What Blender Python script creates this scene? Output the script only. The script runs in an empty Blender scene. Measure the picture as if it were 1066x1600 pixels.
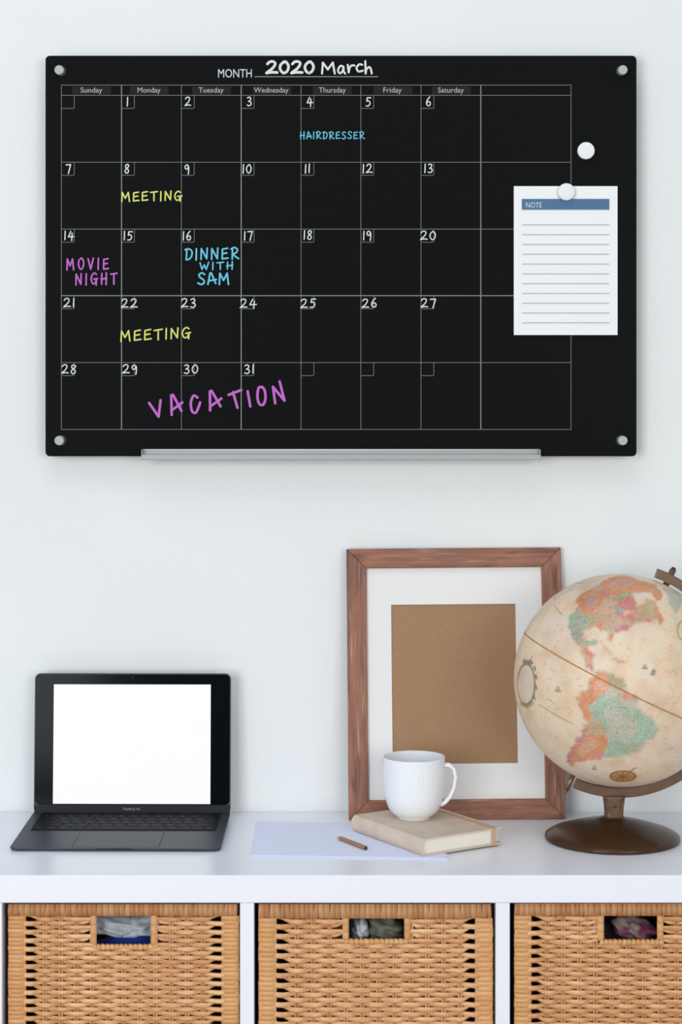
import bpy, bmesh, math, random
import numpy as np
from mathutils import Vector, Matrix
R = random.Random(7)
PI = math.pi
sc = bpy.context.scene
COL = sc.collection

# ---------------------------------------------------------------- camera
CAM_D, CAM_Z, F_PX, CX, HY = 3.02, 1.44, 3010.0, 533.0, 601.0   # wall distance, height, focal length in px, horizon row
cd = bpy.data.cameras.new('camera'); cam = bpy.data.objects.new('camera', cd); COL.objects.link(cam)
cam.location = (0, -CAM_D, CAM_Z); cam.rotation_euler = (PI/2, 0, 0)
cd.sensor_fit = 'HORIZONTAL'; cd.sensor_width = 36; cd.lens = F_PX/1066*36
cd.shift_y = (HY-800)/1066
cd.clip_start = .05
cd.dof.use_dof = True; cd.dof.focus_distance = 2.985; cd.dof.aperture_fstop = 9.0
sc.camera = cam
# ---------------------------------------------------------------- world, lights, exposure
w = bpy.data.worlds.new('world'); sc.world = w; w.use_nodes = True
bg = w.node_tree.nodes['Background']
bg.inputs[0].default_value = (.76, .88, 1.0, 1); bg.inputs[1].default_value = .56
def area(name, loc, target, sx, sy, power, col):
    l = bpy.data.lights.new(name, 'AREA'); l.shape = 'RECTANGLE'; l.size = sx; l.size_y = sy
    l.energy = power; l.color = col
    o = bpy.data.objects.new(name, l); COL.objects.link(o); o.location = loc
    o.rotation_euler = (Vector(target)-Vector(loc)).to_track_quat('-Z', 'Y').to_euler()
    return o
area('window_light', (-2.0, -4.8, 1.5), (0, 0, 1.15), 1.9, 2.2, 108, (.93, .96, 1.0))
area('window_light_right', (1.9, -4.8, 1.7), (0, 0, 1.1), 2.0, 1.8, 56, (1.0, .96, .92))
area('ceiling_light', (-.3, -1.6, 3.9), (0, -.1, 1.3), 1.6, 1.2, 14, (.98, .98, .98))
sc.view_settings.view_transform = 'Standard'; sc.view_settings.look = 'None'
sc.view_settings.exposure = 0.0; sc.view_settings.gamma = 1.0; sc.view_settings.use_curve_mapping = False

# ---------------------------------------------------------------- helpers
def lin(c):
    return tuple(((v/255)/12.92 if v/255 <= .04045 else ((v/255+.055)/1.055)**2.4) for v in c)
def mat(name, rgb, rough=.5, spec=.5, metal=0, var=None, scale=(20, 20, 20), bump=0, bscale=None, detail=4,
        vcol=False, rnd=None, emis=0, coat=0, sheen=0, lo=.35, hi=.65):
    m = bpy.data.materials.new(name); m.use_nodes = True
    nt = m.node_tree; N = nt.nodes; L = nt.links; b = N['Principled BSDF']
    b.inputs['Base Color'].default_value = (*lin(rgb), 1)
    b.inputs['Roughness'].default_value = rough; b.inputs['Metallic'].default_value = metal
    b.inputs['Specular IOR Level'].default_value = spec; b.inputs['Coat Weight'].default_value = coat
    if sheen: b.inputs['Sheen Weight'].default_value = sheen
    tc = N.new('ShaderNodeTexCoord')
    def noise(sc_, det=detail):
        mp = N.new('ShaderNodeMapping'); mp.inputs['Scale'].default_value = sc_
        L.new(tc.outputs['Object'], mp.inputs[0])
        n = N.new('ShaderNodeTexNoise'); n.inputs['Scale'].default_value = 1; n.inputs['Detail'].default_value = det
        L.new(mp.outputs[0], n.inputs['Vector']); return n
    src = None
    if vcol:
        a = N.new('ShaderNodeVertexColor'); a.layer_name = 'Col'; src = a.outputs[0]
    if var is not None:
        n = noise(scale)
        cr = N.new('ShaderNodeMapRange'); cr.inputs[1].default_value = lo; cr.inputs[2].default_value = hi
        L.new(n.outputs[0], cr.inputs[0])
        mx = N.new('ShaderNodeMix'); mx.data_type = 'RGBA'
        L.new(cr.outputs[0], mx.inputs[0])
        if vcol:
            mx.blend_type = 'MULTIPLY'; L.new(src, mx.inputs[6])
        else: mx.inputs[6].default_value = (*lin(rgb), 1)
        mx.inputs[7].default_value = (*lin(var), 1)
        src = mx.outputs[2]
    if rnd is not None:
        oi = N.new('ShaderNodeObjectInfo')
        mx = N.new('ShaderNodeMix'); mx.data_type = 'RGBA'
        L.new(oi.outputs['Random'], mx.inputs[0])
        if src is not None:
            mx.blend_type = 'MULTIPLY'; mx.inputs[7].default_value = (*lin(rnd), 1); L.new(src, mx.inputs[6])
        else:
            mx.inputs[6].default_value = (*lin(rgb), 1); mx.inputs[7].default_value = (*lin(rnd), 1)
        src = mx.outputs[2]
    if src is not None: L.new(src, b.inputs['Base Color'])
    if bump:
        n = noise(bscale or scale)
        bp = N.new('ShaderNodeBump'); bp.inputs['Strength'].default_value = 1; bp.inputs['Distance'].default_value = bump
        L.new(n.outputs[0], bp.inputs['Height']); L.new(bp.outputs[0], b.inputs['Normal'])
    if emis:
        b.inputs['Emission Color'].default_value = (*lin(rgb), 1); b.inputs['Emission Strength'].default_value = emis
    return m

def thing(name, label, cat, loc=(0, 0, 0), rz=0, group=None):
    o = bpy.data.objects.new(name, None); COL.objects.link(o); o.empty_display_size = .05
    o.location = loc; o.rotation_euler = (0, 0, rz)
    o['label'] = label; o['category'] = cat
    if group: o['group'] = group
    return o
def link(name, me, m, parent=None, loc=None, label=None):
    if m is not None:
        me.materials.clear(); me.materials.append(m)
    o = bpy.data.objects.new(name, me); COL.objects.link(o)
    if parent is not None: o.parent = parent
    if loc is not None: o.location = loc
    if label: o['label'] = label
    return o
def mesh(name, V, F, smooth=False):
    me = bpy.data.meshes.new(name); me.from_pydata([tuple(v) for v in V], [], F); me.update()
    if smooth: me.polygons.foreach_set('use_smooth', [True]*len(me.polygons))
    return me
def bm2me(bm, name, smooth=False):
    bmesh.ops.recalc_face_normals(bm, faces=bm.faces)
    me = bpy.data.meshes.new(name); bm.to_mesh(me); bm.free()
    if smooth: me.polygons.foreach_set('use_smooth', [True]*len(me.polygons))
    return me
def box_bm(lo, hi, bev=0, seg=2, bm=None):
    bm2 = bmesh.new()
    bmesh.ops.create_cube(bm2, size=1)
    for v in bm2.verts:
        v.co = Vector([(lo[i]+hi[i])/2+v.co[i]*(hi[i]-lo[i]) for i in range(3)])
    if bev: bmesh.ops.bevel(bm2, geom=list(bm2.edges), offset=bev, segments=seg, profile=.5, affect='EDGES')
    if bm is None: return bm2
    tmp = bpy.data.meshes.new('t'); bm2.to_mesh(tmp); bm2.free(); bm.from_mesh(tmp); bpy.data.meshes.remove(tmp); return bm
def box(name, lo, hi, m, parent=None, bev=0, seg=2, label=None):
    return link(name, bm2me(box_bm(lo, hi, bev, seg), name), m, parent, label=label)
def lathe_me(name, prof, seg=64, rib=None, cap=True):
    V = []; F = []
    for i, (r, z) in enumerate(prof):
        for k in range(seg):
            a = 2*PI*k/seg; rr = r*(1+(rib(i, a) if rib else 0))
            V.append((rr*math.cos(a), rr*math.sin(a), z))
    for i in range(len(prof)-1):
        for k in range(seg):
            k2 = (k+1) % seg
            F.append((i*seg+k, i*seg+k2, (i+1)*seg+k2, (i+1)*seg+k))
    if cap:
        F.append(tuple(range(seg))[::-1]); F.append(tuple((len(prof)-1)*seg+k for k in range(seg)))
    me = mesh(name, V, F, True)
    bm = bmesh.new(); bm.from_mesh(me); bmesh.ops.remove_doubles(bm, verts=bm.verts, dist=1e-6); bmesh.ops.recalc_face_normals(bm, faces=bm.faces); bm.to_mesh(me); bm.free()
    me.set_sharp_from_angle(angle=math.radians(38))
    return me
def prism_y(pts, y0, y1):
    """solid from an outline in XZ between two depths"""
    n = len(pts)
    V = [(x, y0, z) for x, z in pts]+[(x, y1, z) for x, z in pts]
    F = [tuple(range(n)), tuple(range(2*n-1, n-1, -1))]+[(i, (i+1) % n, n+(i+1) % n, n+i) for i in range(n)]
    return V, F
def prism_z(pts, z0, z1):
    n = len(pts)
    V = [(x, y, z0) for x, y in pts]+[(x, y, z1) for x, y in pts]
    F = [tuple(range(n)), tuple(range(2*n-1, n-1, -1))]+[(i, (i+1) % n, n+(i+1) % n, n+i) for i in range(n)]
    return V, F
def solid(name, VF, m, parent=None, bev=0, label=None, smooth=False):
    bm = bmesh.new(); vs = [bm.verts.new(v) for v in VF[0]]
    for f in VF[1]: bm.faces.new([vs[i] for i in f])
    bmesh.ops.recalc_face_normals(bm, faces=bm.faces)
    if bev: bmesh.ops.bevel(bm, geom=[e for e in bm.edges if e.calc_face_angle(0) > .6], offset=bev, segments=2, profile=.5, affect='EDGES')
    return link(name, bm2me(bm, name, smooth), m, parent, label=label)
def rrect(x0, y0, x1, y1, r, n=6):
    P = []
    for (cx, cy, a0) in ((x1-r, y1-r, 0), (x0+r, y1-r, PI/2), (x0+r, y0+r, PI), (x1-r, y0+r, 1.5*PI)):
        for i in range(n+1):
            a = a0+PI/2*i/n; P.append((cx+r*math.cos(a), cy+r*math.sin(a)))
    return P
def tube_me(name, pts, rad, seg=12, closed=False, flat=None, cap=True):
    """tube along pts; rad number or list of (ra, rb)"""
    P = [Vector(p) for p in pts]; n = len(P); V = []; F = []
    up = Vector((0, 0, 1)); prevn = None
    for i in range(n):
        t = (P[(i+1) % n]-P[i-1]) if closed else (P[min(i+1, n-1)]-P[max(i-1, 0)])
        t.normalize()
        if prevn is None:
            a = up if abs(t.dot(up)) < .9 else Vector((0, 1, 0)); nn = (a-t*a.dot(t)).normalized()
        else: nn = (prevn-t*prevn.dot(t)).normalized()
        prevn = nn; bb = t.cross(nn)
        r = rad[i] if isinstance(rad, list) else rad
        ra, rb = r if isinstance(r, tuple) else (r, r)
        for k in range(seg):
            a = 2*PI*k/seg; V.append(P[i]+nn*ra*math.cos(a)+bb*rb*math.sin(a))
    m_ = n if closed else n-1
    for i in range(m_):
        j = (i+1) % n
        for k in range(seg):
            k2 = (k+1) % seg; F.append((i*seg+k, i*seg+k2, j*seg+k2, j*seg+k))
    if not closed and cap:
        F.append(tuple(range(seg))[::-1]); F.append(tuple((n-1)*seg+k for k in range(seg)))
    return mesh(name, V, F, True)
def px(x, y, Y):     # a spot of the photograph at depth Y -> world point
    D = CAM_D+Y; return Vector(((x-CX)*D/F_PX, Y, CAM_Z-(y-HY)*D/F_PX))

# ---------------------------------------------------------------- materials
M = {}
M['wall'] = mat('wall_paint', (232, 233, 231), .9, .2, var=(229, 231, 229), scale=(3, 3, 3), bump=.0004, bscale=(260, 260, 260))
M['floor'] = mat('floor_wood', (150, 128, 104), .6, var=(128, 106, 84), scale=(2, 20, 2))
M['shelf'] = mat('white_lacquer', (240, 242, 248), .28, .5, bump=.00006, bscale=(60, 60, 60))
M['shelf_in'] = M['shelf']
M['board'] = mat('black_glass', (23, 24, 24), .25, .004)
M['chrome'] = mat('brushed_steel', (176, 177, 175), .55, .3)
M['sleeve'] = mat('dark_steel', (62, 66, 66), .4, .3, metal=.5)
M['alu'] = mat('tray_aluminium', (170, 170, 169), .45, .4, metal=.15, var=(160, 160, 159), scale=(3, 3, 900))
M['gridline'] = mat('grid_print', (118, 118, 116), .7, .1)
M['gridbold'] = mat('bold_grid_print', (146, 146, 144), .7, .1)
M['patch'] = mat('heading_patch_print', (37, 37, 38), .6, .05)
M['heading'] = mat('heading_print', (176, 176, 176), .7, .1)
M['month'] = mat('month_print', (205, 210, 212), .7, .1)
M['ink_w'] = mat('white_marker', (218, 218, 216), .7, .1)
M['ink_y'] = mat('yellow_marker', (212, 212, 116), .7, .1)
M['ink_b'] = mat('blue_marker', (106, 192, 214), .7, .1)
M['ink_p'] = mat('pink_marker', (190, 104, 192), .7, .1)
M['magnet'] = mat('white_magnet', (232, 232, 233), .5, .3)
M['note'] = mat('note_paper', (238, 238, 236), .8, .1, bump=.00005, bscale=(300, 300, 300))
M['noteband'] = mat('blue_print', (84, 118, 150), .8, .1)
M['noteline'] = mat('grey_print', (172, 172, 182), .8, .1)
M['notetext'] = mat('pale_print', (205, 214, 224), .8, .1)

# ---------------------------------------------------------------- the setting
def struct(name, lo, hi, m):
    o = box(name, lo, hi, m); o['kind'] = 'structure'; return o
struct('wall_back', (-3.2, 0, 0), (3.2, .12, 3.0), M['wall'])
struct('floor', (-3.2, -5.2, -.05), (3.2, 0, 0), M['floor'])

# ---------------------------------------------------------------- shelf unit
SZ = .770; SF = -.39; sS = F_PX/(CAM_D+SF)           # top height, front plane, px per metre there
UND = CAM_Z-(1411-HY)/sS
def fx(x): return (x-CX)/sS
unit = thing('shelf_unit', 'glossy white cube shelf unit holding the wicker baskets against the wall', 'shelf', ((fx(397)-fx(397))/1, -.2, 0))
DV = [3-.0, 397, 797, 1197]
ux0, ux1 = fx(-397)-.02, fx(1600)
loc0 = Vector(unit.location)
def ubox(name, lo, hi, m, bev=.0008):
    return box(name, Vector(lo)-loc0, Vector(hi)-loc0, m, unit, bev)
ubox('top_panel', (ux0-.02, SF, UND), (ux1+.02, -.002, SZ), M['shelf'], .0012)
for xr in (-397, 3, 397, 797, 1197, 1597):
    ubox('divider', (fx(xr-22), SF+.001, .038), (fx(xr), -.004, UND-.0003), M['shelf'])
MIDZ = UND-.345
for a, b in ((-397, 3-22), (3, 397-22), (397, 797-22), (797, 1197-22), (1197, 1597-22)):
    ubox('shelf_board', (fx(a)+.0003, SF+.002, MIDZ-.016), (fx(b)-.0003, -.006, MIDZ), M['shelf'])
ubox('bottom_panel', (ux0-.02, SF, 0), (ux1+.02, -.004, .0375), M['shelf'])

# ---------------------------------------------------------------- handwriting font: strokes on a 0..1 grid ('s' smooth, 'l' straight)
G = {
 '0': (.62, ['s', (.34, .98), (.1, .72), (.06, .35), (.26, .02), (.5, .18), (.58, .6), (.42, .95), (.26, .94)]),
 '1': (.2, ['l', (.12, 1), (.08, 0)]),
 '2': (.68, ['s', (.08, .78), (.22, .96), (.46, .98), (.56, .78), (.4, .42), (.06, .06), (.06, .02), (.34, .08), (.68, .06)]),
 '3': (.55, ['s', (.08, .9), (.3, 1.0), (.46, .84), (.36, .6), (.2, .52), (.2, .51), (.44, .44), (.5, .2), (.3, .0), (.04, .08)]),
 '4': (.7, ['l', (.34, 1), (.06, .36), (.7, .4)], ['l', (.5, .8), (.44, -.06)]),
 '5': (.6, ['l', (.2, .98), (.6, .98)], ['s', (.2, .98), (.14, .6), (.14, .58), (.38, .62), (.52, .36), (.36, .06), (.06, .04)]),
 '6': (.55, ['s', (.44, 1.02), (.18, .7), (.06, .3), (.2, .02), (.44, .06), (.5, .32), (.34, .5), (.1, .34)]),
 '7': (.6, ['l', (.04, .94), (.56, .98), (.3, -.06)]),
 '8': (.55, ['s', (.5, .86), (.34, 1), (.12, .86), (.18, .62), (.42, .4), (.46, .14), (.26, -.02), (.06, .16), (.18, .46), (.44, .7), (.5, .88)]),
 '9': (.5, ['s', (.46, .84), (.26, 1), (.06, .82), (.1, .56), (.3, .52), (.46, .84), (.46, .85), (.48, .4), (.42, -.08)]),
 'A': (.66, ['l', (.06, 0), (.22, .98), (.3, 1.0), (.62, .08)], ['l', (.1, .3), (.66, .42)]),
 'C': (.6, ['s', (.54, .84), (.38, 1), (.14, .74), (.08, .34), (.26, .02), (.5, .12), (.6, .34)]),
 'D': (.62, ['l', (.16, .96), (.12, .04)], ['s', (.02, .92), (.3, 1.0), (.56, .8), (.56, .4), (.36, .08), (.1, .04)]),
 'E': (.56, ['l', (.52, .98), (.1, .9), (.08, .04), (.56, .1)], ['l', (.1, .5), (.46, .56)]),
 'G': (.66, ['s', (.56, .86), (.36, 1), (.12, .74), (.08, .34), (.24, .04), (.46, .12), (.54, .42)], ['l', (.32, .44), (.68, .5)], ['l', (.56, .48), (.54, -.08)]),
 'H': (.6, ['l', (.1, .98), (.08, .02)], ['l', (.52, 1.04), (.5, -.02)], ['l', (.02, .46), (.56, .54)]),
 'I': (.18, ['l', (.1, 1), (.08, 0)]),
 'M': (.8, ['l', (.08, 0), (.12, .98), (.38, .36), (.64, .98), (.74, 0)]),
 'N': (.64, ['l', (.08, 0), (.1, .96), (.54, .06), (.58, 1.0)]),
 'O': (.62, ['s', (.36, 1), (.12, .8), (.08, .34), (.28, .0), (.5, .16), (.58, .62), (.44, .96), (.3, .98)]),
 'R': (.64, ['l', (.14, .96), (.12, 0)], ['s', (.02, .9), (.3, 1.04), (.54, .86), (.44, .58), (.16, .46), (.16, .45), (.36, .26), (.64, .04)]),
 'S': (.56, ['s', (.52, .86), (.34, 1), (.12, .84), (.2, .6), (.42, .42), (.5, .18), (.3, .0), (.04, .12)]),
 'T': (.62, ['l', (.02, .9), (.62, .98)], ['l', (.32, .92), (.32, 0)]),
 'V': (.6, ['l', (.04, .96), (.3, .02), (.56, 1.0)]),
 'W': (.84, ['l', (.04, .94), (.22, .04), (.42, .66), (.6, .04), (.82, 1.0)]),
 'a': (.56, ['s', (.46, .58), (.26, .66), (.08, .4), (.1, .12), (.26, .06), (.42, .3), (.46, .56), (.46, .57), (.48, .2), (.58, .02)]),
 'r': (.5, ['s', (.08, .66), (.14, .04), (.14, .05), (.2, .42), (.34, .62), (.5, .6)]),
 'c': (.52, ['s', (.46, .6), (.26, .64), (.08, .36), (.2, .06), (.5, .12)]),
 'h': (.52, ['l', (.1, 1.08), (.12, .0)], ['s', (.12, .05), (.18, .38), (.34, .56), (.44, .4), (.5, .0)]),
 ' ': (.4,),
}
def cr(pts, n=7):
    P = [np.array(p, float) for p in pts]; out = []
    for i in range(len(P)-1):
        p0 = P[max(i-1, 0)]; p1 = P[i]; p2 = P[i+1]; p3 = P[min(i+2, len(P)-1)]
        if np.linalg.norm(p2-p1) < .03: out.append(p1); continue
        for k in range(n):
            t = k/n
            out.append(.5*((2*p1)+(-p0+p2)*t+(2*p0-5*p1+4*p2-p3)*t*t+(-p0+3*p1-3*p2+p3)*t**3))
    out.append(P[-1]); return out
def ribbon(V, F, pts, wid, Y):
    """flat ink ribbon in the XZ plane with round joints"""
    n = len(pts)
    for i in range(n-1):
        d = pts[i+1]-pts[i]; L_ = np.linalg.norm(d)
        if L_ < 1e-9: continue
        nr = np.array((-d[1], d[0]))/L_*wid/2; b = len(V); Yf = Y-len(F)*4e-7
        for q in (pts[i]-nr, pts[i+1]-nr, pts[i+1]+nr, pts[i]+nr): V.append((q[0], Yf, q[1]))
        F.append((b, b+1, b+2, b+3))
    for i, p in enumerate(pts):
        if 0 < i < n-1:
            a = pts[i]-pts[i-1]; c = pts[i+1]-pts[i]
            cs = a.dot(c)/(np.linalg.norm(a)*np.linalg.norm(c)+1e-12)
            if cs > .97: continue
        b = len(V); Yf = Y-len(F)*4e-7
        for k in range(10):
            V.append((p[0]+wid/2*math.cos(2*PI*k/10), Yf, p[1]-wid/2*math.sin(2*PI*k/10)))
        F.append(tuple(range(b, b+10)))
def write(txt, x0, y_base, height, width, slope=0, pen=2.2, lean=0, gap=.16, jit=0.0):
    """strokes in photo px on the board; returns list of polylines in px (y down)"""
    tot = sum(G[c][0] for c in txt)+gap*(len(txt)-1)
    sx = width/tot if width else height
    out = []; x = 0
    for c in txt:
        g = G[c]; dz = R.uniform(-jit, jit)*height
        for s in g[1:]:
            pts = s[1:]
            if s[0] == 's': pts = cr(pts)
            out.append([np.array((x0+(x+p[0])*sx+lean*p[1]*height, y_base+dz-p[1]*height-slope*(x+p[0])*sx)) for p in pts])
        x += g[0]+gap
    return out

# ---------------------------------------------------------------- wall board
BY = -.034                                           # front face of the glass
bs = F_PX/(CAM_D+BY)
bc = px(533, 400, BY); broot = Vector((bc.x, 0, bc.z))
board = thing('wall_calendar_board', 'large black glass month planner board with marker writing mounted on white wall', 'board', broot)
def bl(x, y): return ((x-533)/bs, -(y-400)/bs)       # photo px -> board plane
def brect(x0, y0, x1, y1):
    a = bl(x0, y1); b = bl(x1, y0); return a[0], a[1], b[0], b[1]
x0, z0, x1, z1 = brect(71, 87, 995, 713)
solid('glass_panel', prism_y(rrect(x0, z0, x1, z1, 7/bs, 8), BY, BY+.004), M['board'], board, bev=.0004)
def bquads(name, rects, Yo, m, label=None):
    V = []; F = []
    for r in rects:
        a, b, c, d = brect(*r); k = len(V)
        V += [(a, BY-Yo, b), (c, BY-Yo, b), (c, BY-Yo, d), (a, BY-Yo, d)]; F.append((k, k+1, k+2, k+3))
    return link(name, mesh(name, V, F), m, board, label=label)
cols = [96, 190, 283.5, 377, 470.5, 564, 658, 751.5, 892.5]
rows = [133, 149, 253.5, 358, 462, 566.5, 671]
H = .48
for x in cols: 
    b_ = x in (190, 377, 751.5)
    bquads('grid_line', [(x-(.64 if b_ else H), rows[0]-H, x+(.64 if b_ else H), rows[-1]+H)], .0003, M['gridbold' if b_ else 'gridline'])
for y in rows: 
    b_ = y == 462
    bquads('grid_line', [(cols[0]-H, y-(.6 if b_ else H), cols[-1]+H, y+(.6 if b_ else H))], .00032, M['gridbold' if b_ else 'gridline'])
for r_ in rows[1:-1]:
    for c_ in cols[:7]:
        bquads('date_box', [(c_, r_+20, c_+20.5, r_+20.9), (c_+19.6, r_, c_+20.5, r_+20.9)], .00028, M['gridline'])
def text_me(s, size=1.0):
    cu = bpy.data.curves.new('txt', 'FONT'); cu.body = s; cu.size = size; cu.resolution_u = 3
    o = bpy.data.objects.new('txt', cu); COL.objects.link(o)
    dg = bpy.context.evaluated_depsgraph_get(); me = bpy.data.meshes.new_from_object(o.evaluated_get(dg))
    bpy.data.objects.remove(o); bpy.data.curves.remove(cu); return me
def text_at(name, s, xa, xb, ya, yb, Yo, m, parent, label=None):
    """lettering fitted into the px box (glyph bounds) on the board plane"""
    me = text_me(s); co = np.empty(len(me.vertices)*3); me.vertices.foreach_get('co', co); co = co.reshape(-1, 3)
    mn = co.min(0); mx_ = co.max(0)
    u = (co[:, 0]-mn[0])/(mx_[0]-mn[0]); v = (co[:, 1]-mn[1])/(mx_[1]-mn[1])
    A = bl(xa, yb); B = bl(xb, ya)
    out = np.stack([A[0]+u*(B[0]-A[0]), np.full(len(u), BY-Yo), A[1]+v*(B[1]-A[1])], 1)
    me.vertices.foreach_set('co', out.ravel()); me.update()
    return link(name, me, m, parent, label=label)
for (s, xc, wd, desc, pa) in (('Sunday', 143, 34, 1, 113), ('Monday', 233, 36, 1, 203), ('Tuesday', 330, 39, 1, 300.5), ('Wednesday', 424, 54, 1, 395), ('Thursday', 519.5, 42, 1, 489), ('Friday', 613.5, 28.5, 1, 584), ('Saturday', 704.8, 40.5, 1, 675)):
    bquads('heading_patch', [(pa, 135, pa+60.5, 147.4)], .0002, M['patch'])
    text_at('weekday_heading', s, xc-wd/2, xc+wd/2, 136.7, 147.3 if True else 145, .0004, M['heading'], board)
def ink(name, strokes, pen, m, label=None, Yo=.0006):
    V = []; F = []
    for s in strokes:
        ribbon(V, F, [np.array(bl(p[0], p[1])) for p in s], pen/bs, BY-Yo)
    return link(name, mesh(name, V, F), m, board, label=label)
text_at('month_heading', 'MONTH', 341, 393.5, 108, 121.3, .0004, M['month'], board)
bquads('month_line', [(398, 119.3, 591, 120.5)], .0003, M['gridbold'])
ink('handwritten_title', write('2020', 416, 114.5, 18.5, 75, slope=0, gap=.12), 4.1, M['ink_w'])
ink('handwritten_title', write('M', 501, 115, 17.5, 24, slope=0) +
    write('a', 527, 115.5, 19, 12) + write('r', 541.5, 114, 19, 12.5) + write('c', 555.5, 112.8, 19, 12) + write('h', 568.5, 115, 18, 13), 3.1, M['ink_w'])
nums = {1: (199.3, 159), 2: (293.5, 159), 3: (389.5, 159), 4: (484, 159), 5: (575.5, 159), 6: (669.5, 159),
        7: (107, 264), 8: (198.3, 263.5), 9: (292, 264), 10: (386, 264), 11: (480.5, 263.5), 12: (574, 263.5), 13: (669.5, 263.5),
        14: (108, 368), 15: (200, 368.5), 16: (292, 368.5), 17: (388, 368.5), 18: (481, 367.5), 19: (573.5, 368), 20: (669, 368),
        21: (108, 473), 22: (202, 473.5), 23: (294.5, 473.5), 24: (388, 474), 25: (481.5, 474), 26: (577, 473.5), 27: (669.5, 473.5),
        28: (107.5, 577), 29: (202.5, 577), 30: (298.5, 576.5), 31: (389.5, 576.5)}
for n_, (nx, ny) in nums.items():
    s = str(n_); hgt = 13.5; tot = sum(G[c][0] for c in s)+.22*(len(s)-1)
    wd = tot*hgt*(1.18 if n_ > 19 else 1.0)
    ink('date_number', write(s, nx-wd/2, ny+hgt/2, hgt, wd, slope=.0, gap=.22, jit=.04), 1.75, M['ink_w'])
ink('handwritten_note', write('HAIRDRESSER', 469, 217, 11, 100.5, slope=.0, gap=.2, jit=.04), 1.6, M['ink_b'], 'blue marker HAIRDRESSER')
ink('handwritten_note', write('MEETING', 189, 314.5, 14.5, 95, slope=.012, gap=.2, jit=.04), 2.2, M['ink_y'], 'yellow marker MEETING under the 8')
ink('handwritten_note', write('MEETING', 187.5, 534, 16.5, 110, slope=.055, gap=.2, jit=.03), 2.3, M['ink_y'], 'yellow marker MEETING under the 22')
ink('handwritten_note', write('MOVIE', 103.5, 421.5, 17.5, 66, slope=.01, gap=.36, jit=.03), 2.4, M['ink_p'], 'pink marker MOVIE')
ink('handwritten_note', write('NIGHT', 117.5, 444.5, 17.5, 65.5, slope=.0, gap=.32, jit=.06), 2.4, M['ink_p'], 'pink marker NIGHT')
ink('handwritten_note', write('DINNER', 289, 406, 17.5, 84, slope=.01, gap=.22, jit=.03), 2.5, M['ink_b'], 'blue marker DINNER')
ink('handwritten_note', write('WITH', 312, 421.5, 11.5, 52.5, slope=.01, gap=.26, jit=.03), 2.1, M['ink_b'], 'blue marker WITH')
ink('handwritten_note', write('SAM', 308.5, 444.5, 18, 50, slope=.0, gap=.14, jit=.03), 2.6, M['ink_b'], 'blue marker SAM')
def vac(P): return [[np.array((90+x/2.881, 560+y/2.878)) for x, y in s] for s in P]
V_ = [[(412, 200), (455, 262), (464, 188)], [(514, 254), (512, 166), (520, 164), (558, 236)], [(516, 232), (562, 198)],
      cr([(630, 176), (612, 168), (600, 200), (606, 238), (622, 244), (634, 222), (642, 198)]),
      [(687, 234), (686, 148), (694, 146), (734, 216)], [(688, 216), (738, 180)], [(770, 164), (828, 142)], [(790, 152), (810, 222)],
      [(856, 148), (868, 216)], cr([(924, 130), (906, 132), (900, 170), (908, 204), (926, 208), (936, 180), (932, 142), (918, 128)]),
      [(980, 202), (970, 128), (1022, 190), (1000, 104)]]
ink('handwritten_note', vac(V_), 3.9, M['ink_p'], 'large pink marker VACATION')
# fixings
cyl = lathe_me('bolt_cap', [(.0001, 0), (.0071, 0), (.0071, .010), (.0066, .0106), (.0001, .0106)], 32)
slv = lathe_me('bolt_sleeve', [(.0001, 0), (.0068, 0), (.0068, .0300), (.0001, .0300)], 24)
flg = lathe_me('bolt_washer', [(.0001, 0), (.0078, 0), (.0078, .0016), (.0001, .0016)], 24)
for (bx_, bz_) in ((94, 111), (972, 111), (94, 688), (972, 688)):
    p = bl(bx_, bz_)
    sl = link('standoff_sleeve', slv, M['sleeve'], board, (p[0], -.0001, p[1])); sl.rotation_euler = (PI/2, 0, 0)
    wsh = link('bolt_washer', flg, M['sleeve'], board, (p[0]+(.002 if bx_ < 500 else -.002), BY-.0001, p[1])); wsh.rotation_euler = (PI/2, 0, 0)
    c_ = link('bolt_cap', cyl, M['chrome'], board, (p[0], BY-.0016, p[1])); c_.rotation_euler = (PI/2, 0, 0)
# marker tray: an L-shaped aluminium channel on the lower edge
xa, zt = bl(223.5, 702); xb, zb = bl(842.5, 717.5)
prof = [(BY-.0003, zt), (BY-.0018, zt), (BY-.0018, zb+.0035), (BY-.013, zb+.0030), (BY-.013, zb+.0075), (BY-.0142, zb+.0075), (BY-.0142, zb+.0005), (BY-.0130, zb), (BY-.0003, zb+.0012)]
V = [(xa, y, z) for y, z in prof]+[(xb, y, z) for y, z in prof]; n = len(prof)
F = [tuple(range(n)), tuple(range(2*n-1, n-1, -1))]+[(i, (i+1) % n, n+(i+1) % n, n+i) for i in range(n)]
tray = solid('marker_tray', (V, F), M['alu'], board, bev=.0002)
link('tray_lip_highlight', tube_me('tray_lip_highlight', [(xa, BY-.0018, zt-.0006), (xb, BY-.0018, zt-.0006)], .0009, 10), M['magnet'], tray)  # lip in plain white: the highlight on the tray's top edge, put into colour
for sx_, q in ((xa, -1), (xb, 1)):
    link('end_cap', bm2me(box_bm((min(sx_, sx_+q*.0012), BY-.014, zb-.0012), (max(sx_, sx_+q*.0012), BY-.0008, zt), .0003), 'end_cap'), M['alu'], tray)

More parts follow.
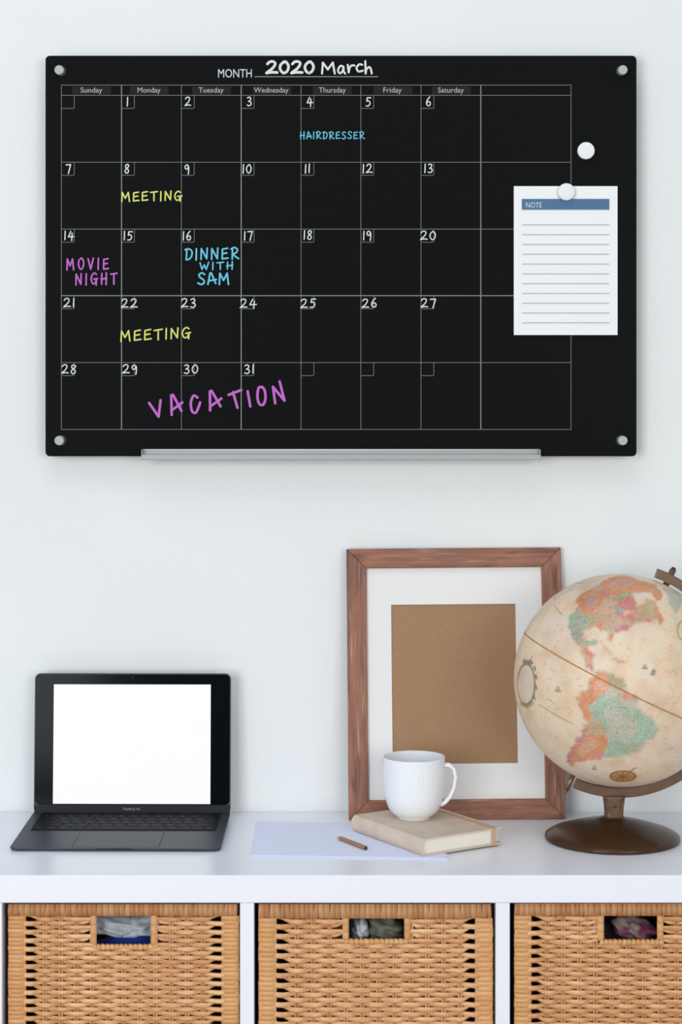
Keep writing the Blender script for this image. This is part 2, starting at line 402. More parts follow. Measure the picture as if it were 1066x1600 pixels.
# note sheet and magnets: things of their own
nc = px(884, 523, BY); 
note = thing('note_sheet', 'white ruled note sheet with blue header hanging on the black board', 'paper', (nc.x, BY-.0012, nc.z))
def nl(x, y): return ((x-884)/bs, -(y-523)/bs)
a = nl(803, 523.5); b = nl(965, 291)
V = []; F = []; nx_, nz_ = 8, 10
for j in range(nz_+1):
    for i in range(nx_+1):
        V.append((a[0]+(b[0]-a[0])*i/nx_, -.0002*(1-j/nz_), a[1]+(b[1]-a[1])*j/nz_))
for j in range(nz_):
    for i in range(nx_): k = j*(nx_+1)+i; F.append((k, k+1, k+nx_+2, k+nx_+1))
sh = link('sheet', mesh('sheet', V, F), M['note'], note)
md = sh.modifiers.new('thickness', 'SOLIDIFY'); md.thickness = .0003; md.offset = 0
def nquad(name, x0, y0, x1, y1, Yo, m):
    c = nl(x0, y1); d = nl(x1, y0)
    return link(name, mesh(name, [(c[0], -Yo, c[1]), (d[0], -Yo, c[1]), (d[0], -Yo, d[1]), (c[0], -Yo, d[1])], [(0, 1, 2, 3)]), m, note)
nquad('header_band', 815.5, 311, 952, 327.8, .0012, M['noteband'])
for k in range(11): nquad('ruled_line', 816, 350.8+k*15.3, 952, 352.0+k*15.3, .0012, M['noteline'])
me = text_me('NOTE'); co = np.empty(len(me.vertices)*3); me.vertices.foreach_get('co', co); co = co.reshape(-1, 3)
mn = co.min(0); mx_ = co.max(0); c = nl(822, 324.8); d = nl(846.5, 316.5)
o_ = np.stack([c[0]+(co[:, 0]-mn[0])/(mx_[0]-mn[0])*(d[0]-c[0]), np.full(len(co), -.0014), c[1]+(co[:, 1]-mn[1])/(mx_[1]-mn[1])*(d[1]-c[1])], 1)
me.vertices.foreach_set('co', o_.ravel()); link('note_heading', me, M['notetext'], note)
mag = lathe_me('magnet', [(.0001, 0), (.0128, 0), (.0133, .0008), (.0133, .0058), (.0128, .0068), (.0115, .0074), (.006, .0077), (.0001, .0078)], 48)
for (mx0, my0, yo, lb) in ((916.3, 235.2, .0003, 'round white magnet alone on the black glass right of the calendar grid'),
                           (885.5, 299.5, .0026, 'round white magnet holding up the ruled note sheet')):
    p = px(mx0, my0, BY-yo-.007); p.y = BY-yo
    o = link('round_magnet', mag, M['magnet'], None, p); o.rotation_euler = (PI/2, 0, 0)
    o['label'] = lb; o['category'] = 'magnet'; o['group'] = 'round white magnets on the board'

# ---------------------------------------------------------------- laptop
M['space_grey'] = mat('grey_anodised', (56, 60, 70), .45, .4, metal=.25, bump=.00002, bscale=(2500, 2500, 2500))
M['bezel'] = mat('glossy_black_glass', (4, 6, 10), .12, .075)
M['chin'] = mat('chin_grey', (34, 34, 38), .5, .2)
M['key'] = mat('black_keys', (20, 21, 27), .55, .12)
M['well'] = mat('keyboard_well', (36, 37, 42), .6, .1)
M['legend'] = mat('key_legend', (108, 112, 122), .7, .2)
M['screen'] = mat('lit_screen', (250, 253, 253), .4, .1, emis=1.0)
M['screen'].node_tree.nodes['Principled BSDF'].inputs['Base Color'].default_value = (.02, .02, .02, 1)
M['brand'] = mat('chin_lettering', (150, 152, 156), .6, .2)
M['edge'] = mat('bright_edge', (168, 172, 182), .25, .5, metal=.7)
M['rubber'] = mat('rubber', (24, 24, 24), .8, .2)
lapx = -.3225; lapy = -.045
lap = thing('laptop', 'open grey laptop with blank white screen at left end of shelf', 'laptop', (lapx, lapy, SZ), math.radians(-.6))
lw, ld = .152, .212
hinge = .0125
# wedge base
out = rrect(-lw, -ld, lw, 0, .010, 5)
def topz(y): return .0105+(y)/ld*.0055        # thins to the front
Vb = []; nO = len(out)
for (sc_, zf) in ((.985, lambda y: .0012), (1.0, lambda y: topz(y)-.0022), (1.0, lambda y: topz(y)-.0006), (.997, topz)):
    for x, y in out: Vb.append((x*sc_, (y+ld/2)*sc_-ld/2, zf(y)))
Fb = [tuple(range(nO))[::-1]]
for L_ in range(3): Fb += [(L_*nO+i, L_*nO+(i+1) % nO, (L_+1)*nO+(i+1) % nO, (L_+1)*nO+i) for i in range(nO)]
Fb.append(tuple(3*nO+i for i in range(nO)))
base = link('base', mesh('base', Vb, Fb), M['space_grey'], lap)
for fx_ in (-.12, .12):
    for fy_ in (-.19, -.02): link('foot', lathe_me('foot', [(.0001, 0), (.007, 0), (.006, .0016), (.0001, .0016)], 16), M['rubber'], base, (fx_, fy_, 0))
tilt = math.atan2(.0070, ld)
def on_top(name, V2, F2, m, parent, lift):          # outline drawn flat, laid on the sloping top
    V3 = [(x, y, topz(y)+lift+z) for x, y, z in V2]; return link(name, mesh(name, V3, F2), m, parent)
def rect_top(name, x0, y0, x1, y1, m, lift, r=.002, h=.0002):
    v, f = prism_z(rrect(x0, y0, x1, y1, r, 3), 0, h); return on_top(name, v, f, m, base, lift)
rect_top('keyboard_well', -.1385, -.117, .1385, -.0095, M['well'], .0, .003, .0001)
rect_top('trackpad', -.062, -.2045, .062, -.1235, M['space_grey'], .0, .003, .00018)
for xs in (-.0622, .0622): rect_top('trackpad_groove', xs-.0004, -.2045, xs+.0004, -.1235, M['well'], .00005, .0002, .0002)
kp = .0190; ky = -.0110
rowsK = [[1.0]*14, [1.0]*13+[1.5], [1.5]+[1.0]*13, [1.8]+[1.0]*11+[1.75], [2.3]+[1.0]*10+[2.25], [1, 1, 1, 1.25, 5.2, 1.25, 1, 1, 1, 1]]
for ri, rw in enumerate(rowsK):
    hh = .0105 if ri == 0 else .0178; tot = sum(rw); X = -.137
    for wk in rw:
        wd = wk/tot*.274
        a0, a1 = X+.0010, X+wd-.0010; b1 = ky-.0008; b0 = ky-hh+.0008
        v, f = prism_z(rrect(a0, b0, a1, b1, .0014, 2), 0, .0009)
        k_ = on_top('key', v, f, M['key'], base, .0001)
        X += wd
        if wk <= 1.01 and ri:                       # small printed legend
            cx_, cy_ = (a0+a1)/2, (b0+b1)/2
            v = [(cx_-.0022, cy_-.0018, 0), (cx_+.0022, cy_-.0018, 0), (cx_+.0022, cy_-.0009, 0), (cx_-.0022, cy_-.0009, 0),
                 (cx_-.0005, cy_-.0018, 0), (cx_+.0005, cy_-.0018, 0), (cx_+.0005, cy_+.0026, 0), (cx_-.0005, cy_+.0026, 0)]
            q = on_top('key_legend', v, [(0, 1, 2, 3), (4, 5, 6, 7)], M['legend'], base, .00112); q.parent = base
    ky -= hh
# opening notch of the front lip
link('lid_notch', bm2me(box_bm((-.026, -ld-.0003, topz(-ld)-.0016), (.026, -ld+.002, topz(-ld)-.0002), .0003), 'lid_notch'), M['well'], base)
# lid
lidang = math.radians(3.2)
lid = thing('lid', '', ''); del lid['label'], lid['category']
bpy.data.objects.remove(lid)
LH = .2155
v, f = prism_y(rrect(-lw, 0, lw, LH, .009, 8), 0, .0042)
lid = solid('lid', (v, f), M['space_grey'], lap, bev=.0008)
lid.location = (0, -.0035, .0075); lid.rotation_euler = (-lidang, 0, 0)
v, f = prism_y(rrect(-lw+.0016, .0143, lw-.0016, LH-.0016, .0078, 8), -.0005, .0003)
solid('bezel_glass', (v, f), M['bezel'], lid)
v, f = prism_y(rrect(-lw+.0010, .0012, lw-.0010, .0142, .0005, 2), -.0002, .0003); solid('lower_bezel', (v, f), M['chin'], lid, label='dark lower strip')

# lit area 80-328 x 1072-1257 px
def lidpt(x, y): return ((x-204.7)/310*.304, (1273-y)/1014)
a = lidpt(80, 1257); b = lidpt(328, 1071.5)
link('screen', mesh('screen', [(a[0], -.0008, a[1]), (b[0], -.0008, a[1]), (b[0], -.0008, b[1]), (a[0], -.0008, b[1])], [(0, 1, 2, 3)]), M['screen'], lid, label='blank white lit screen')
me = text_me('MacBook Air'); co = np.empty(len(me.vertices)*3); me.vertices.foreach_get('co', co); co = co.reshape(-1, 3)
mn = co.min(0); mx_ = co.max(0)
o_ = np.stack([-.0131+(co[:, 0]-mn[0])/(mx_[0]-mn[0])*.0262, np.full(len(co), -.0009), -.0004*0+.0062+(co[:, 1]-mn[1])/(mx_[1]-mn[1])*.0038], 1)
me.vertices.foreach_set('co', o_.ravel()); link('chin_lettering', me, M['brand'], lid)
v, f = prism_y(rrect(-.0011, LH-.0068, .0011, LH-.0046, .00105, 4), -.0008, -.0004)
solid('camera_lens', (v, f), mat('lens', (30, 44, 60), .1), lid)
link('hinge', tube_me('hinge', [(-.115, -.001, .0080), (.115, -.001, .0080)], .0030, 16), M['well'], lap)

# ---------------------------------------------------------------- picture frame
def woodmat(name, horiz):
    s = (9, 60, 130) if horiz else (130, 60, 9)
    m = mat(name, (160, 107, 82), .55, .35, var=(124, 84, 68), scale=s, bump=.0006, bscale=s, detail=7, lo=.36, hi=.66)
    nt = m.node_tree; N = nt.nodes; L = nt.links; b = N['Principled BSDF']
    src = b.inputs['Base Color'].links[0].from_socket
    tc = N.new('ShaderNodeTexCoord'); mp = N.new('ShaderNodeMapping'); mp.inputs['Scale'].default_value = (9, 10, 75) if horiz else (75, 10, 9)
    n = N.new('ShaderNodeTexNoise'); n.inputs['Scale'].default_value = 1; n.inputs['Detail'].default_value = 5; n.inputs['Distortion'].default_value = .5
    L.new(tc.outputs['Object'], mp.inputs[0]); L.new(mp.outputs[0], n.inputs['Vector'])
    mr = N.new('ShaderNodeMapRange'); mr.inputs[1].default_value = .54; mr.inputs[2].default_value = .72; L.new(n.outputs[0], mr.inputs[0])
    mx = N.new('ShaderNodeMix'); mx.data_type = 'RGBA'; L.new(mr.outputs[0], mx.inputs[0]); L.new(src, mx.inputs[6]); mx.inputs[7].default_value = (*lin((92, 66, 62)), 1)
    # pale worn scratches
    mp2 = N.new('ShaderNodeMapping'); mp2.inputs['Scale'].default_value = (14, 40, 300) if horiz else (300, 40, 14)
    n2 = N.new('ShaderNodeTexNoise'); n2.inputs['Scale'].default_value = 1; n2.inputs['Detail'].default_value = 3
    L.new(tc.outputs['Object'], mp2.inputs[0]); L.new(mp2.outputs[0], n2.inputs['Vector'])
    mr2 = N.new('ShaderNodeMapRange'); mr2.inputs[1].default_value = .57; mr2.inputs[2].default_value = .76; mr2.inputs[4].default_value = .7; L.new(n2.outputs[0], mr2.inputs[0])
    mx2 = N.new('ShaderNodeMix'); mx2.data_type = 'RGBA'; L.new(mr2.outputs[0], mx2.inputs[0]); L.new(mx.outputs[2], mx2.inputs[6]); mx2.inputs[7].default_value = (*lin((196, 158, 138)), 1)
    L.new(mx2.outputs[2], b.inputs['Base Color']); return m
M['wood_h'] = woodmat('worn_wood_across', True); M['wood_v'] = woodmat('worn_wood_upright', False)
M['mat_board'] = mat('white_mount_board', (230, 228, 225), .9, .1, bump=.00008, bscale=(500, 500, 500))
M['kraft'] = mat('brown_backing', (167, 132, 101), .85, .15, var=(155, 121, 91), scale=(700, 700, 700), bump=.0001, bscale=(900, 900, 900), detail=2)
frw, frh, mw = .3345, .4165, .0305
Yb = -.055
fr = thing('picture_frame', 'empty worn brown wooden picture frame with white mount leaning on wall', 'picture frame', (px(715, 1283, Yb).x, Yb, SZ+.0003))
lean = math.asin((.055-.0165)/frh)
fr.rotation_euler = (-lean, math.radians(-.35), math.radians(1.2))
rx, rz = frw/2, frh
th = .016
def rail(pts, m):
    # moulding: outline on the face, slightly lower towards the inside
    o = solid('frame_rail', prism_y(pts, 0, th), m, fr, bev=.0011); return o
g = .00015
rail([(-rx, 0), (rx, 0), (rx-mw, mw-g), (-rx+mw, mw-g)], M['wood_h'])
rail([(-rx, rz), (rx, rz), (rx-mw, rz-mw+g), (-rx+mw, rz-mw+g)], M['wood_h'])
rail([(-rx, g), (-rx+mw, mw), (-rx+mw, rz-mw), (-rx, rz-g)], M['wood_v'])
rail([(rx, g), (rx-mw, mw), (rx-mw, rz-mw), (rx, rz-g)], M['wood_v'])
# mount: ring with a bevelled window
wx0, wx1 = -.0985, .0955; wz0, wz1 = .0845, .3295
def ring(ix0, iz0, ix1, iz1, ox0, oz0, ox1, oz1, y0, y1):
    V = [(ox0, y0, oz0), (ox1, y0, oz0), (ox1, y0, oz1), (ox0, y0, oz1), (ix0, y0, iz0), (ix1, y0, iz0), (ix1, y0, iz1), (ix0, y0, iz1)]
    V += [(x, y1, z) for x, _, z in V]
    F = []
    for i in range(4):
        j = (i+1) % 4
        F += [(i, j, 4+j, 4+i), (8+i, 8+j, 12+j, 12+i), (i, j, 8+j, 8+i), (4+i, 4+j, 12+j, 12+i)]
    return V, F
solid('mount', ring(wx0, wz0, wx1, wz1, -rx+mw-.004, mw-.004, rx-mw+.004, rz-mw+.004, .0062, .0078), M['mat_board'], fr)
box('backing_sheet', (wx0-.01, .0081, wz0-.01), (wx1+.01, .0092, wz1+.01), M['kraft'], fr)
box('back_board', (-rx+mw-.004, .0095, mw-.004), (rx-mw+.004, .0125, rz-mw+.004), M['kraft'], fr)

# ---------------------------------------------------------------- papers, pencil, book, mug
M['paper'] = mat('white_paper', (230, 234, 254), .8, .2)
def counter(x, y): 
    D = (CAM_Z-SZ)*F_PX/(y-HY); return Vector(((x-CX)*D/F_PX, D-CAM_D, SZ))
psets = [((399.5, 1287), (391, 1340.5), (702, 1345.5), 0), ((401, 1286.5), (392, 1339.5), (700, 1344.5), 1), ((402, 1286), (393.5, 1338.5), (698, 1343.2), 2)]
for k, (A, B, C_, lv) in enumerate(psets):
    a, b, c = counter(*A), counter(*B), counter(*C_); d = a+(c-b)
    o = c.copy(); cen = (a+b+c+d)/4
    z0 = .0002+lv*.0007
    V, F = prism_z([(p.x-cen.x, p.y-cen.y) for p in (a, b, c, d)], 0, .0006)
    s = solid('paper_sheet', (V, F), M['paper'])
    s.location = (cen.x, cen.y, SZ+z0)
    s['label'] = ['lowest white paper sheet of the thin stack under the tan notebook', 'middle white paper sheet of the thin stack under the tan notebook', 'top white paper sheet under the pencil and the tan notebook'][k]
    s['category'] = 'paper'; s['group'] = 'loose paper sheets on the shelf'
PZ = SZ+.0022
M['cover'] = mat('tan_cover', (214, 197, 180), .75, .2, var=(206, 188, 170), scale=(40, 40, 40), bump=.0001, bscale=(700, 700, 700))
M['pages'] = mat('cream_pages', (240, 233, 218), .85, .1, var=(222, 214, 198), scale=(2, 2, 2600), detail=1)
M['elastic'] = mat('tan_elastic', (196, 160, 128), .7, .2)
BF, BL_, BR = Vector((.1144, -.296, 0)), Vector((.0139, -.1415, 0)), Vector((.2331, -.221, 0))
u = (BR-BF).normalized(); ang = math.atan2(u.y, u.x)
book = thing('notebook', 'tan hardcover notebook with elastic band lying under the white mug', 'notebook', (BF.x, BF.y, PZ+.0002), ang)
bw, bh, bt = .1405, .184, .0242        # across, spine length, thickness
# local: x across from spine to fore-edge, y along the spine
ct = .0022
box('cover', (.004, 0, 0), (bw+.002, bh, ct), M['cover'], book, .0008)
box('cover', (.004, 0, bt-ct), (bw, bh, bt), M['cover'], book, .0008)
sp = []
for i in range(13):
    a = PI/2+PI*i/12; sp.append((.0075+.0085*math.cos(a), bt/2+(bt/2)*math.sin(a)))
for i in range(13):
    a = PI/2+PI*(12-i)/12; sp.append((.0075+.0062*math.cos(a), bt/2+(bt/2-ct)*math.sin(a)))
V, F = prism_y(sp, 0, bh)
F = [f for f in F if len(f) == 4]
nS = 13
F += [(i, i+1, 2*nS-2-i, 2*nS-1-i) for i in range(nS-1)]+[(26+i, 26+i+1, 26+2*nS-2-i, 26+2*nS-1-i) for i in range(nS-1)]
spn = link('spine', mesh('spine', V, F, False), M['cover'], book)
pgm = [(.0030, ct+.0002), (bw-.006, ct+.0002), (bw-.0052, bt/2), (bw-.006, bt-ct-.0002), (.0030, bt-ct-.0002), (.0016, bt/2)]
solid('page_block', prism_y(pgm, .0035, bh-.0035), M['pages'], book)
ex = bw-.0165
solid('elastic_band', ring(0, 0, 0, 0, 0, 0, 0, 0, 0, 0) if False else (lambda z0, z1, y0, y1, t: (
    [(ex, y0-t, z0-t), (ex, y1+t, z0-t), (ex, y1+t, z1+t), (ex, y0-t, z1+t), (ex, y0, z0), (ex, y1, z0), (ex, y1, z1), (ex, y0, z1)] +
    [(ex+.0065, y0-t, z0-t), (ex+.0065, y1+t, z0-t), (ex+.0065, y1+t, z1+t), (ex+.0065, y0-t, z1+t), (ex+.0065, y0, z0), (ex+.0065, y1, z0), (ex+.0065, y1, z1), (ex+.0065, y0, z1)],
    sum([[(i, (i+1) % 4, 4+(i+1) % 4, 4+i), (8+i, 8+(i+1) % 4, 12+(i+1) % 4, 12+i), (i, (i+1) % 4, 8+(i+1) % 4, 8+i), (4+i, 4+(i+1) % 4, 12+(i+1) % 4, 12+i)] for i in range(4)], [])))(.0002, bt, 0, bh, .0007), M['elastic'], book, bev=.0002)
# pencil
M['pwood'] = mat('natural_pencil_wood', (168, 128, 98), .6, .3, var=(148, 110, 84), scale=(200, 200, 14))
M['ptip'] = mat('sharpened_wood', (205, 172, 138), .7, .2)
M['lead'] = mat('pencil_lead', (62, 56, 56), .5, .4)
pr = .0033
p0, p1 = counter(527, 1313.5), counter(571, 1330.5); L_ = .079
pen = thing('pencil', 'short natural wood pencil lying on the paper sheets', 'pencil', ((p0.x+p1.x)/2, (p0.y+p1.y)/2, PZ+pr*.87))
dirp = (p1-p0).normalized(); pen.rotation_euler = (0, 0, math.atan2(dirp.y, dirp.x))
def hexrod(name, prof, m, parent, seg=6):   # along +x, flat side down
    V = []; F = []
    for x, r in prof:
        for k in range(seg):
            a = 2*PI*k/seg; V.append((x, r*math.cos(a), r*math.sin(a)))
    for i in range(len(prof)-1):
        for k in range(seg): k2 = (k+1) % seg; F.append((i*seg+k, i*seg+k2, (i+1)*seg+k2, (i+1)*seg+k))
    F.append(tuple(range(seg))[::-1]); F.append(tuple((len(prof)-1)*seg+k for k in range(seg)))
    return solid(name, (V, F), m, parent)
hexrod('barrel', [(-L_/2+.0095, pr), (L_/2, pr)], M['pwood'], pen)
hexrod('sharpened_cone', [(-L_/2+.0025, .0010), (-L_/2+.0095, pr*.98)], M['ptip'], pen, 12)
hexrod('graphite_tip', [(-L_/2, .0002), (-L_/2+.0026, .0011)], M['lead'], pen, 8)
hexrod('end_face', [(L_/2, pr*.95), (L_/2+.0012, pr*.9)], M['lead'], pen)
# mug
M['mug'] = mat('white_porcelain', (235, 237, 239), .18, .5)
mugc = Vector((.1085, -.156, PZ+.0002+bt+.0003))
mug = thing('mug', 'white ribbed porcelain mug standing on the tan notebook', 'mug', mugc, math.radians(-6))
mh = .0905
prof = [(.0001, .0022), (.018, .0022), (.0215, .0), (.0245, .0), (.0255, .0025), (.0300, .0052), (.0350, .0100), (.0388, .0160), (.0413, .0230), (.0428, .0300)]
for i in range(1, 16): 
    t = i/16; prof.append((.0428+.0030*math.sin(t*PI/2), .030+t*(.078-.030)))
prof += [(.0460, .0795), (.0462, .0850), (.0463, mh-.0008), (.0456, mh), (.0443, mh-.0006), (.0436, .080), (.0426, .055), (.0402, .026), (.034, .0125), (.022, .0078), (.0001, .0070)]
zz = [p[1] for p in prof]
def rib(i, a):
    if 9 <= i <= 25: 
        k = min(1, (i-8)/3, (26-i)/1.5); return .0045*k*math.cos(72*a)
    return 0
link('cup_body', lathe_me('cup_body', prof, 512, rib, cap=False), M['mug'], mug)
hp = cr([(.0425, .0775), (.052, .0790), (.0592, .0735), (.0620, .062), (.0600, .046), (.0540, .032), (.0465, .0235), (.0395, .0200)], 8)
hr = []
for i in range(len(hp)):
    t = i/(len(hp)-1); e = abs(2*t-1)**6
    hr.append((.0032+.0012*e, .0050+.0020*e))
link('handle', tube_me('handle', [(p[0], 0, p[1]) for p in hp], hr, 16), M['mug'], mug)

# ---------------------------------------------------------------- globe
GR = .1555
GY = -.180
gc = px(969, 1062, GY)
gx = gc.x-.0005
M['bronze'] = mat('brown_metal', (112, 84, 62), .38, .5, metal=.2, var=(100, 74, 54), scale=(40, 40, 40))
M['bronze_base'] = mat('dark_brown_metal', (66, 42, 22), .28, .3, metal=.1)
M['brass'] = mat('aged_brass', (140, 108, 78), .35, .5, metal=.6)
M['ball'] = mat('printed_globe', (255, 255, 255), .42, .35, vcol=True, var=(236, 226, 212), scale=(28, 28, 28), lo=.45, hi=.75)
M['seam'] = mat('orange_equator_band', (190, 118, 48), .5, .3)
globe = thing('globe', 'antique style cream desk globe on brown metal stand at right end of shelf', 'globe', (px(957, 1305, GY).x, GY, SZ))
gl = Vector(globe.location)
C0 = Vector((gx, GY, gc.z))-gl                       # ball centre, local
tl = math.radians(26)
axis = Vector((math.sin(tl), 0, math.cos(tl)))       # towards the north pole
e1 = Vector((0, -1, 0)); e2 = axis.cross(e1)         # longitude 0 faces the room
# photo tracings of the printed map -> longitude / latitude on the ball
camp = np.array((0, -CAM_D, CAM_Z)); cw = np.array(C0+gl)
Bm = np.array([list(e1), list(e2), list(axis)])
def to_ll(pts):
    out = []
    for x, y in pts:
        d = np.array(((x-CX)/F_PX, 1, -(y-HY)/F_PX)); d /= np.linalg.norm(d)
        oc = camp-cw; b = d.dot(oc); disc = b*b-(oc.dot(oc)-GR*GR)
        t = -b-math.sqrt(max(disc, 0)); v = (camp+t*d-cw); v /= np.linalg.norm(v)
        q = Bm@v; out.append((math.degrees(math.atan2(q[1], q[0])), math.degrees(math.asin(np.clip(q[2], -1, 1)))))
    return np.array(out)
def c5(L): return to_ll([(800+x/4.008, 980+y/4.008) for x, y in L])
def c6(L): return to_ll([(860+x/5.175, 870+y/5.175) for x, y in L])
def c7(L): return to_ll([(780+x/3.2, 860+y/3.2) for x, y in L])
NLON, NLAT = 1080, 540
lon = (np.arange(NLON)+.5)/NLON*360-180; lat = np.linspace(-90, 90, NLAT+1)
LO, LA = np.meshgrid(lon, lat)
rng = np.random.RandomState(3)
def vnoise(freq, seed):
    r = np.random.RandomState(seed); cl = np.cos(np.radians(LA))
    X = (cl*np.cos(np.radians(LO))+2)*freq; Yv = (cl*np.sin(np.radians(LO))+2)*freq; Z = (np.sin(np.radians(LA))+2)*freq
    T = r.rand(65536); hs = lambda a, b, c: T[((a*73856093) ^ (b*19349663) ^ (c*83492791)) & 65535]
    xi, yi, zi = X.astype(np.int64), Yv.astype(np.int64), Z.astype(np.int64); xf, yf, zf = X-xi, Yv-yi, Z-zi
    s = lambda t: t*t*(3-2*t)
    xf, yf, zf = s(xf), s(yf), s(zf); o = 0
    for a in (0, 1):
        for b in (0, 1):
            for c in (0, 1):
                o = o+hs(xi+a, yi+b, zi+c)*(xf if a else 1-xf)*(yf if b else 1-yf)*(zf if c else 1-zf)
    return o
n1 = vnoise(9, 1); n2 = vnoise(22, 2); n3 = vnoise(22, 3); n4 = vnoise(95, 4); n5 = vnoise(95, 5); n6 = vnoise(4, 6); n7 = vnoise(34, 7)
def C(r, g, b): return np.array(lin((r, g, b)))
sea = C(229, 207, 179); sea2 = C(233, 196, 158); sea3 = C(222, 204, 190)
col = np.zeros(LO.shape+(3,)) + sea
col += (sea2-sea)*np.clip((n1-.5)*3, 0, 1)[..., None]*.6
col += (sea3-sea)*np.clip((n6-.45)*3, 0, 1)[..., None]*.7
WLO = LO+(n2-.5)*3.2+(n4-.5)*1.6; WLA = LA+(n3-.5)*3.2+(n5-.5)*1.6
def inside(poly, A=None, B=None):
    A = WLO if A is None else A; B = WLA if B is None else B
    r = np.zeros(A.shape, bool); n = len(poly)
    mnx, mxx = poly[:, 0].min(), poly[:, 0].max(); mny, mxy = poly[:, 1].min(), poly[:, 1].max()
    sel = (A >= mnx) & (A <= mxx) & (B >= mny) & (B <= mxy)
    a = A[sel]; b = B[sel]; q = np.zeros(a.shape, bool)
    for i in range(n):
        x1, y1 = poly[i]; x2, y2 = poly[i-1]
        if y1 == y2: continue
        q ^= ((y1 > b) != (y2 > b)) & (a < (x2-x1)*(b-y1)/(y2-y1)+x1)
    r[sel] = q; return r
def soft(mask, k):
    m = mask.astype(float)
    for _ in range(k):
        m = (m+np.roll(m, 1, 1)+np.roll(m, -1, 1)+np.vstack([m[1:], m[-1:]])+np.vstack([m[:1], m[:-1]]))/5
    return m
def paint(mask, c, k=3, a=1.0):
    global col
    s = soft(mask, k+2)[..., None]*a*(.84+.16*n2[..., None]); c = np.asarray(c)*.86+np.array((.62, .50, .38))*.14; col = col*(1-s)+c*s
OR, PK, TEAL, MAG, GRN, GRY, OLV, BRN = C(222, 140, 86), C(222, 158, 138), C(164, 194, 174), C(212, 118, 118), C(158, 164, 124), C(176, 172, 158), C(178, 160, 118), C(206, 164, 138)
SA = c5([(490, 240), (520, 275), (560, 268), (600, 275), (650, 300), (700, 340), (730, 400), (770, 430), (790, 465), (785, 500), (830, 545), (880, 590), (915, 650), (890, 690), (830, 730), (780, 780), (700, 795), (610, 812), (560, 825), (510, 830), (450, 835), (400, 845), (380, 880), (345, 850), (340, 820), (365, 770), (400, 720), (440, 670), (465, 610), (435, 560), (420, 500), (418, 430), (450, 390), (500, 350), (520, 300)])
NA = c6([(300, 870), (345, 918), (355, 900), (330, 870), (345, 850), (352, 800), (320, 770), (290, 735), (350, 712), (360, 680), (300, 690), (258, 660), (280, 600), (330, 560), (380, 540), (420, 575), (480, 600), (470, 650), (480, 692), (505, 650), (510, 605), (560, 605), (620, 590), (650, 552), (720, 525), (770, 530), (800, 500), (870, 500), (900, 560), (915, 510), (880, 430), (850, 370), (780, 340), (760, 400), (705, 400), (700, 330), (668, 290), (740, 290), (820, 290), (850, 358), (890, 360), (905, 300), (860, 235), (800, 205), (700, 188), (650, 155), (560, 150), (480, 172), (400, 225), (330, 258), (250, 300), (215, 350), (225, 410), (180, 450), (150, 520), (165, 610), (200, 680), (240, 740), (260, 790)])
for P_ in (SA, NA):                                  # grey hatching off the coasts
    m_ = soft(inside(P_), 14); col = col*(1-(np.clip(m_*2.2, 0, 1)*.38*np.clip(n7*1.6, 0, 1))[..., None])+GRY*.8*(np.clip(m_*2.2, 0, 1)*.38*np.clip(n7*1.6, 0, 1))[..., None]
paint(inside(SA), C(196, 192, 166))
paint(inside(c5([(520, 300), (560, 272), (600, 275), (612, 320), (600, 370), (560, 430), (500, 470), (480, 500), (500, 560), (480, 610), (440, 580), (420, 500), (418, 430), (470, 380)])), OR)
paint(inside(c5([(535, 330), (580, 320), (590, 370), (540, 410), (505, 400)])), C(228, 168, 140))
paint(inside(c5([(600, 285), (650, 300), (705, 350), (690, 400), (620, 390)])), OLV, a=.8)
paint(inside(c5([(560, 430), (640, 440), (720, 500), (800, 520), (880, 590), (915, 650), (830, 730), (700, 800), (610, 815), (560, 825), (590, 760), (600, 690), (570, 600), (500, 560), (480, 500), (510, 470)])), TEAL)
paint(inside(c5([(600, 500), (690, 520), (770, 600), (780, 655), (720, 730), (650, 710), (610, 640), (575, 560)])), C(198, 190, 172), a=.85)
paint(inside(c5([(700, 395), (735, 400), (745, 440), (710, 455), (690, 430)])), OR)
paint(inside(c5([(735, 425), (775, 430), (780, 465), (730, 465)])), C(216, 142, 140))
paint(inside(c5([(480, 570), (560, 590), (590, 680), (520, 690), (470, 660), (470, 610)])), C(204, 172, 134))
paint(inside(c5([(460, 670), (590, 685), (600, 760), (520, 830), (400, 845), (380, 875), (350, 840), (400, 740)])), OR)
paint(inside(c5([(450, 705), (530, 700), (540, 760), (460, 800), (410, 800)])), C(216, 166, 130))
paint(inside(c5([(462, 612), (482, 622), (450, 700), (395, 780), (368, 840), (345, 855), (343, 810), (395, 730), (445, 665)])), C(210, 120, 130))
paint(inside(c5([(535, 780), (565, 790), (560, 825), (525, 820)])), C(218, 134, 144))
paint(inside(NA), BRN)
paint(inside(c6([(400, 225), (480, 172), (560, 152), (650, 157), (700, 190), (860, 235), (905, 300), (890, 360), (845, 350), (815, 285), (680, 280), (560, 310), (480, 310), (420, 270)])), OR)
paint(inside(c6([(450, 225), (560, 180), (650, 175), (680, 230), (600, 265), (500, 270)])), C(216, 158, 138))
paint(inside(c6([(215, 350), (250, 300), (340, 255), (400, 280), (450, 320), (380, 420), (300, 460), (230, 420)])), OR)
paint(inside(c6([(260, 350), (300, 300), (380, 290), (410, 340), (350, 410), (280, 420)])), C(200, 154, 142))
paint(inside(c6([(400, 285), (440, 275), (480, 310), (450, 330), (410, 320)])), C(214, 128, 134))
paint(inside(c6([(360, 250), (400, 240), (410, 270), (370, 275)])), GRY)
paint(inside(c6([(540, 350), (600, 340), (660, 310), (700, 360), (700, 420), (640, 440), (690, 510), (650, 530), (580, 470), (520, 480), (530, 420)])), MAG)
paint(inside(c6([(500, 330), (560, 300), (660, 285), (660, 310), (600, 340), (520, 360)])), GRN, a=.8)
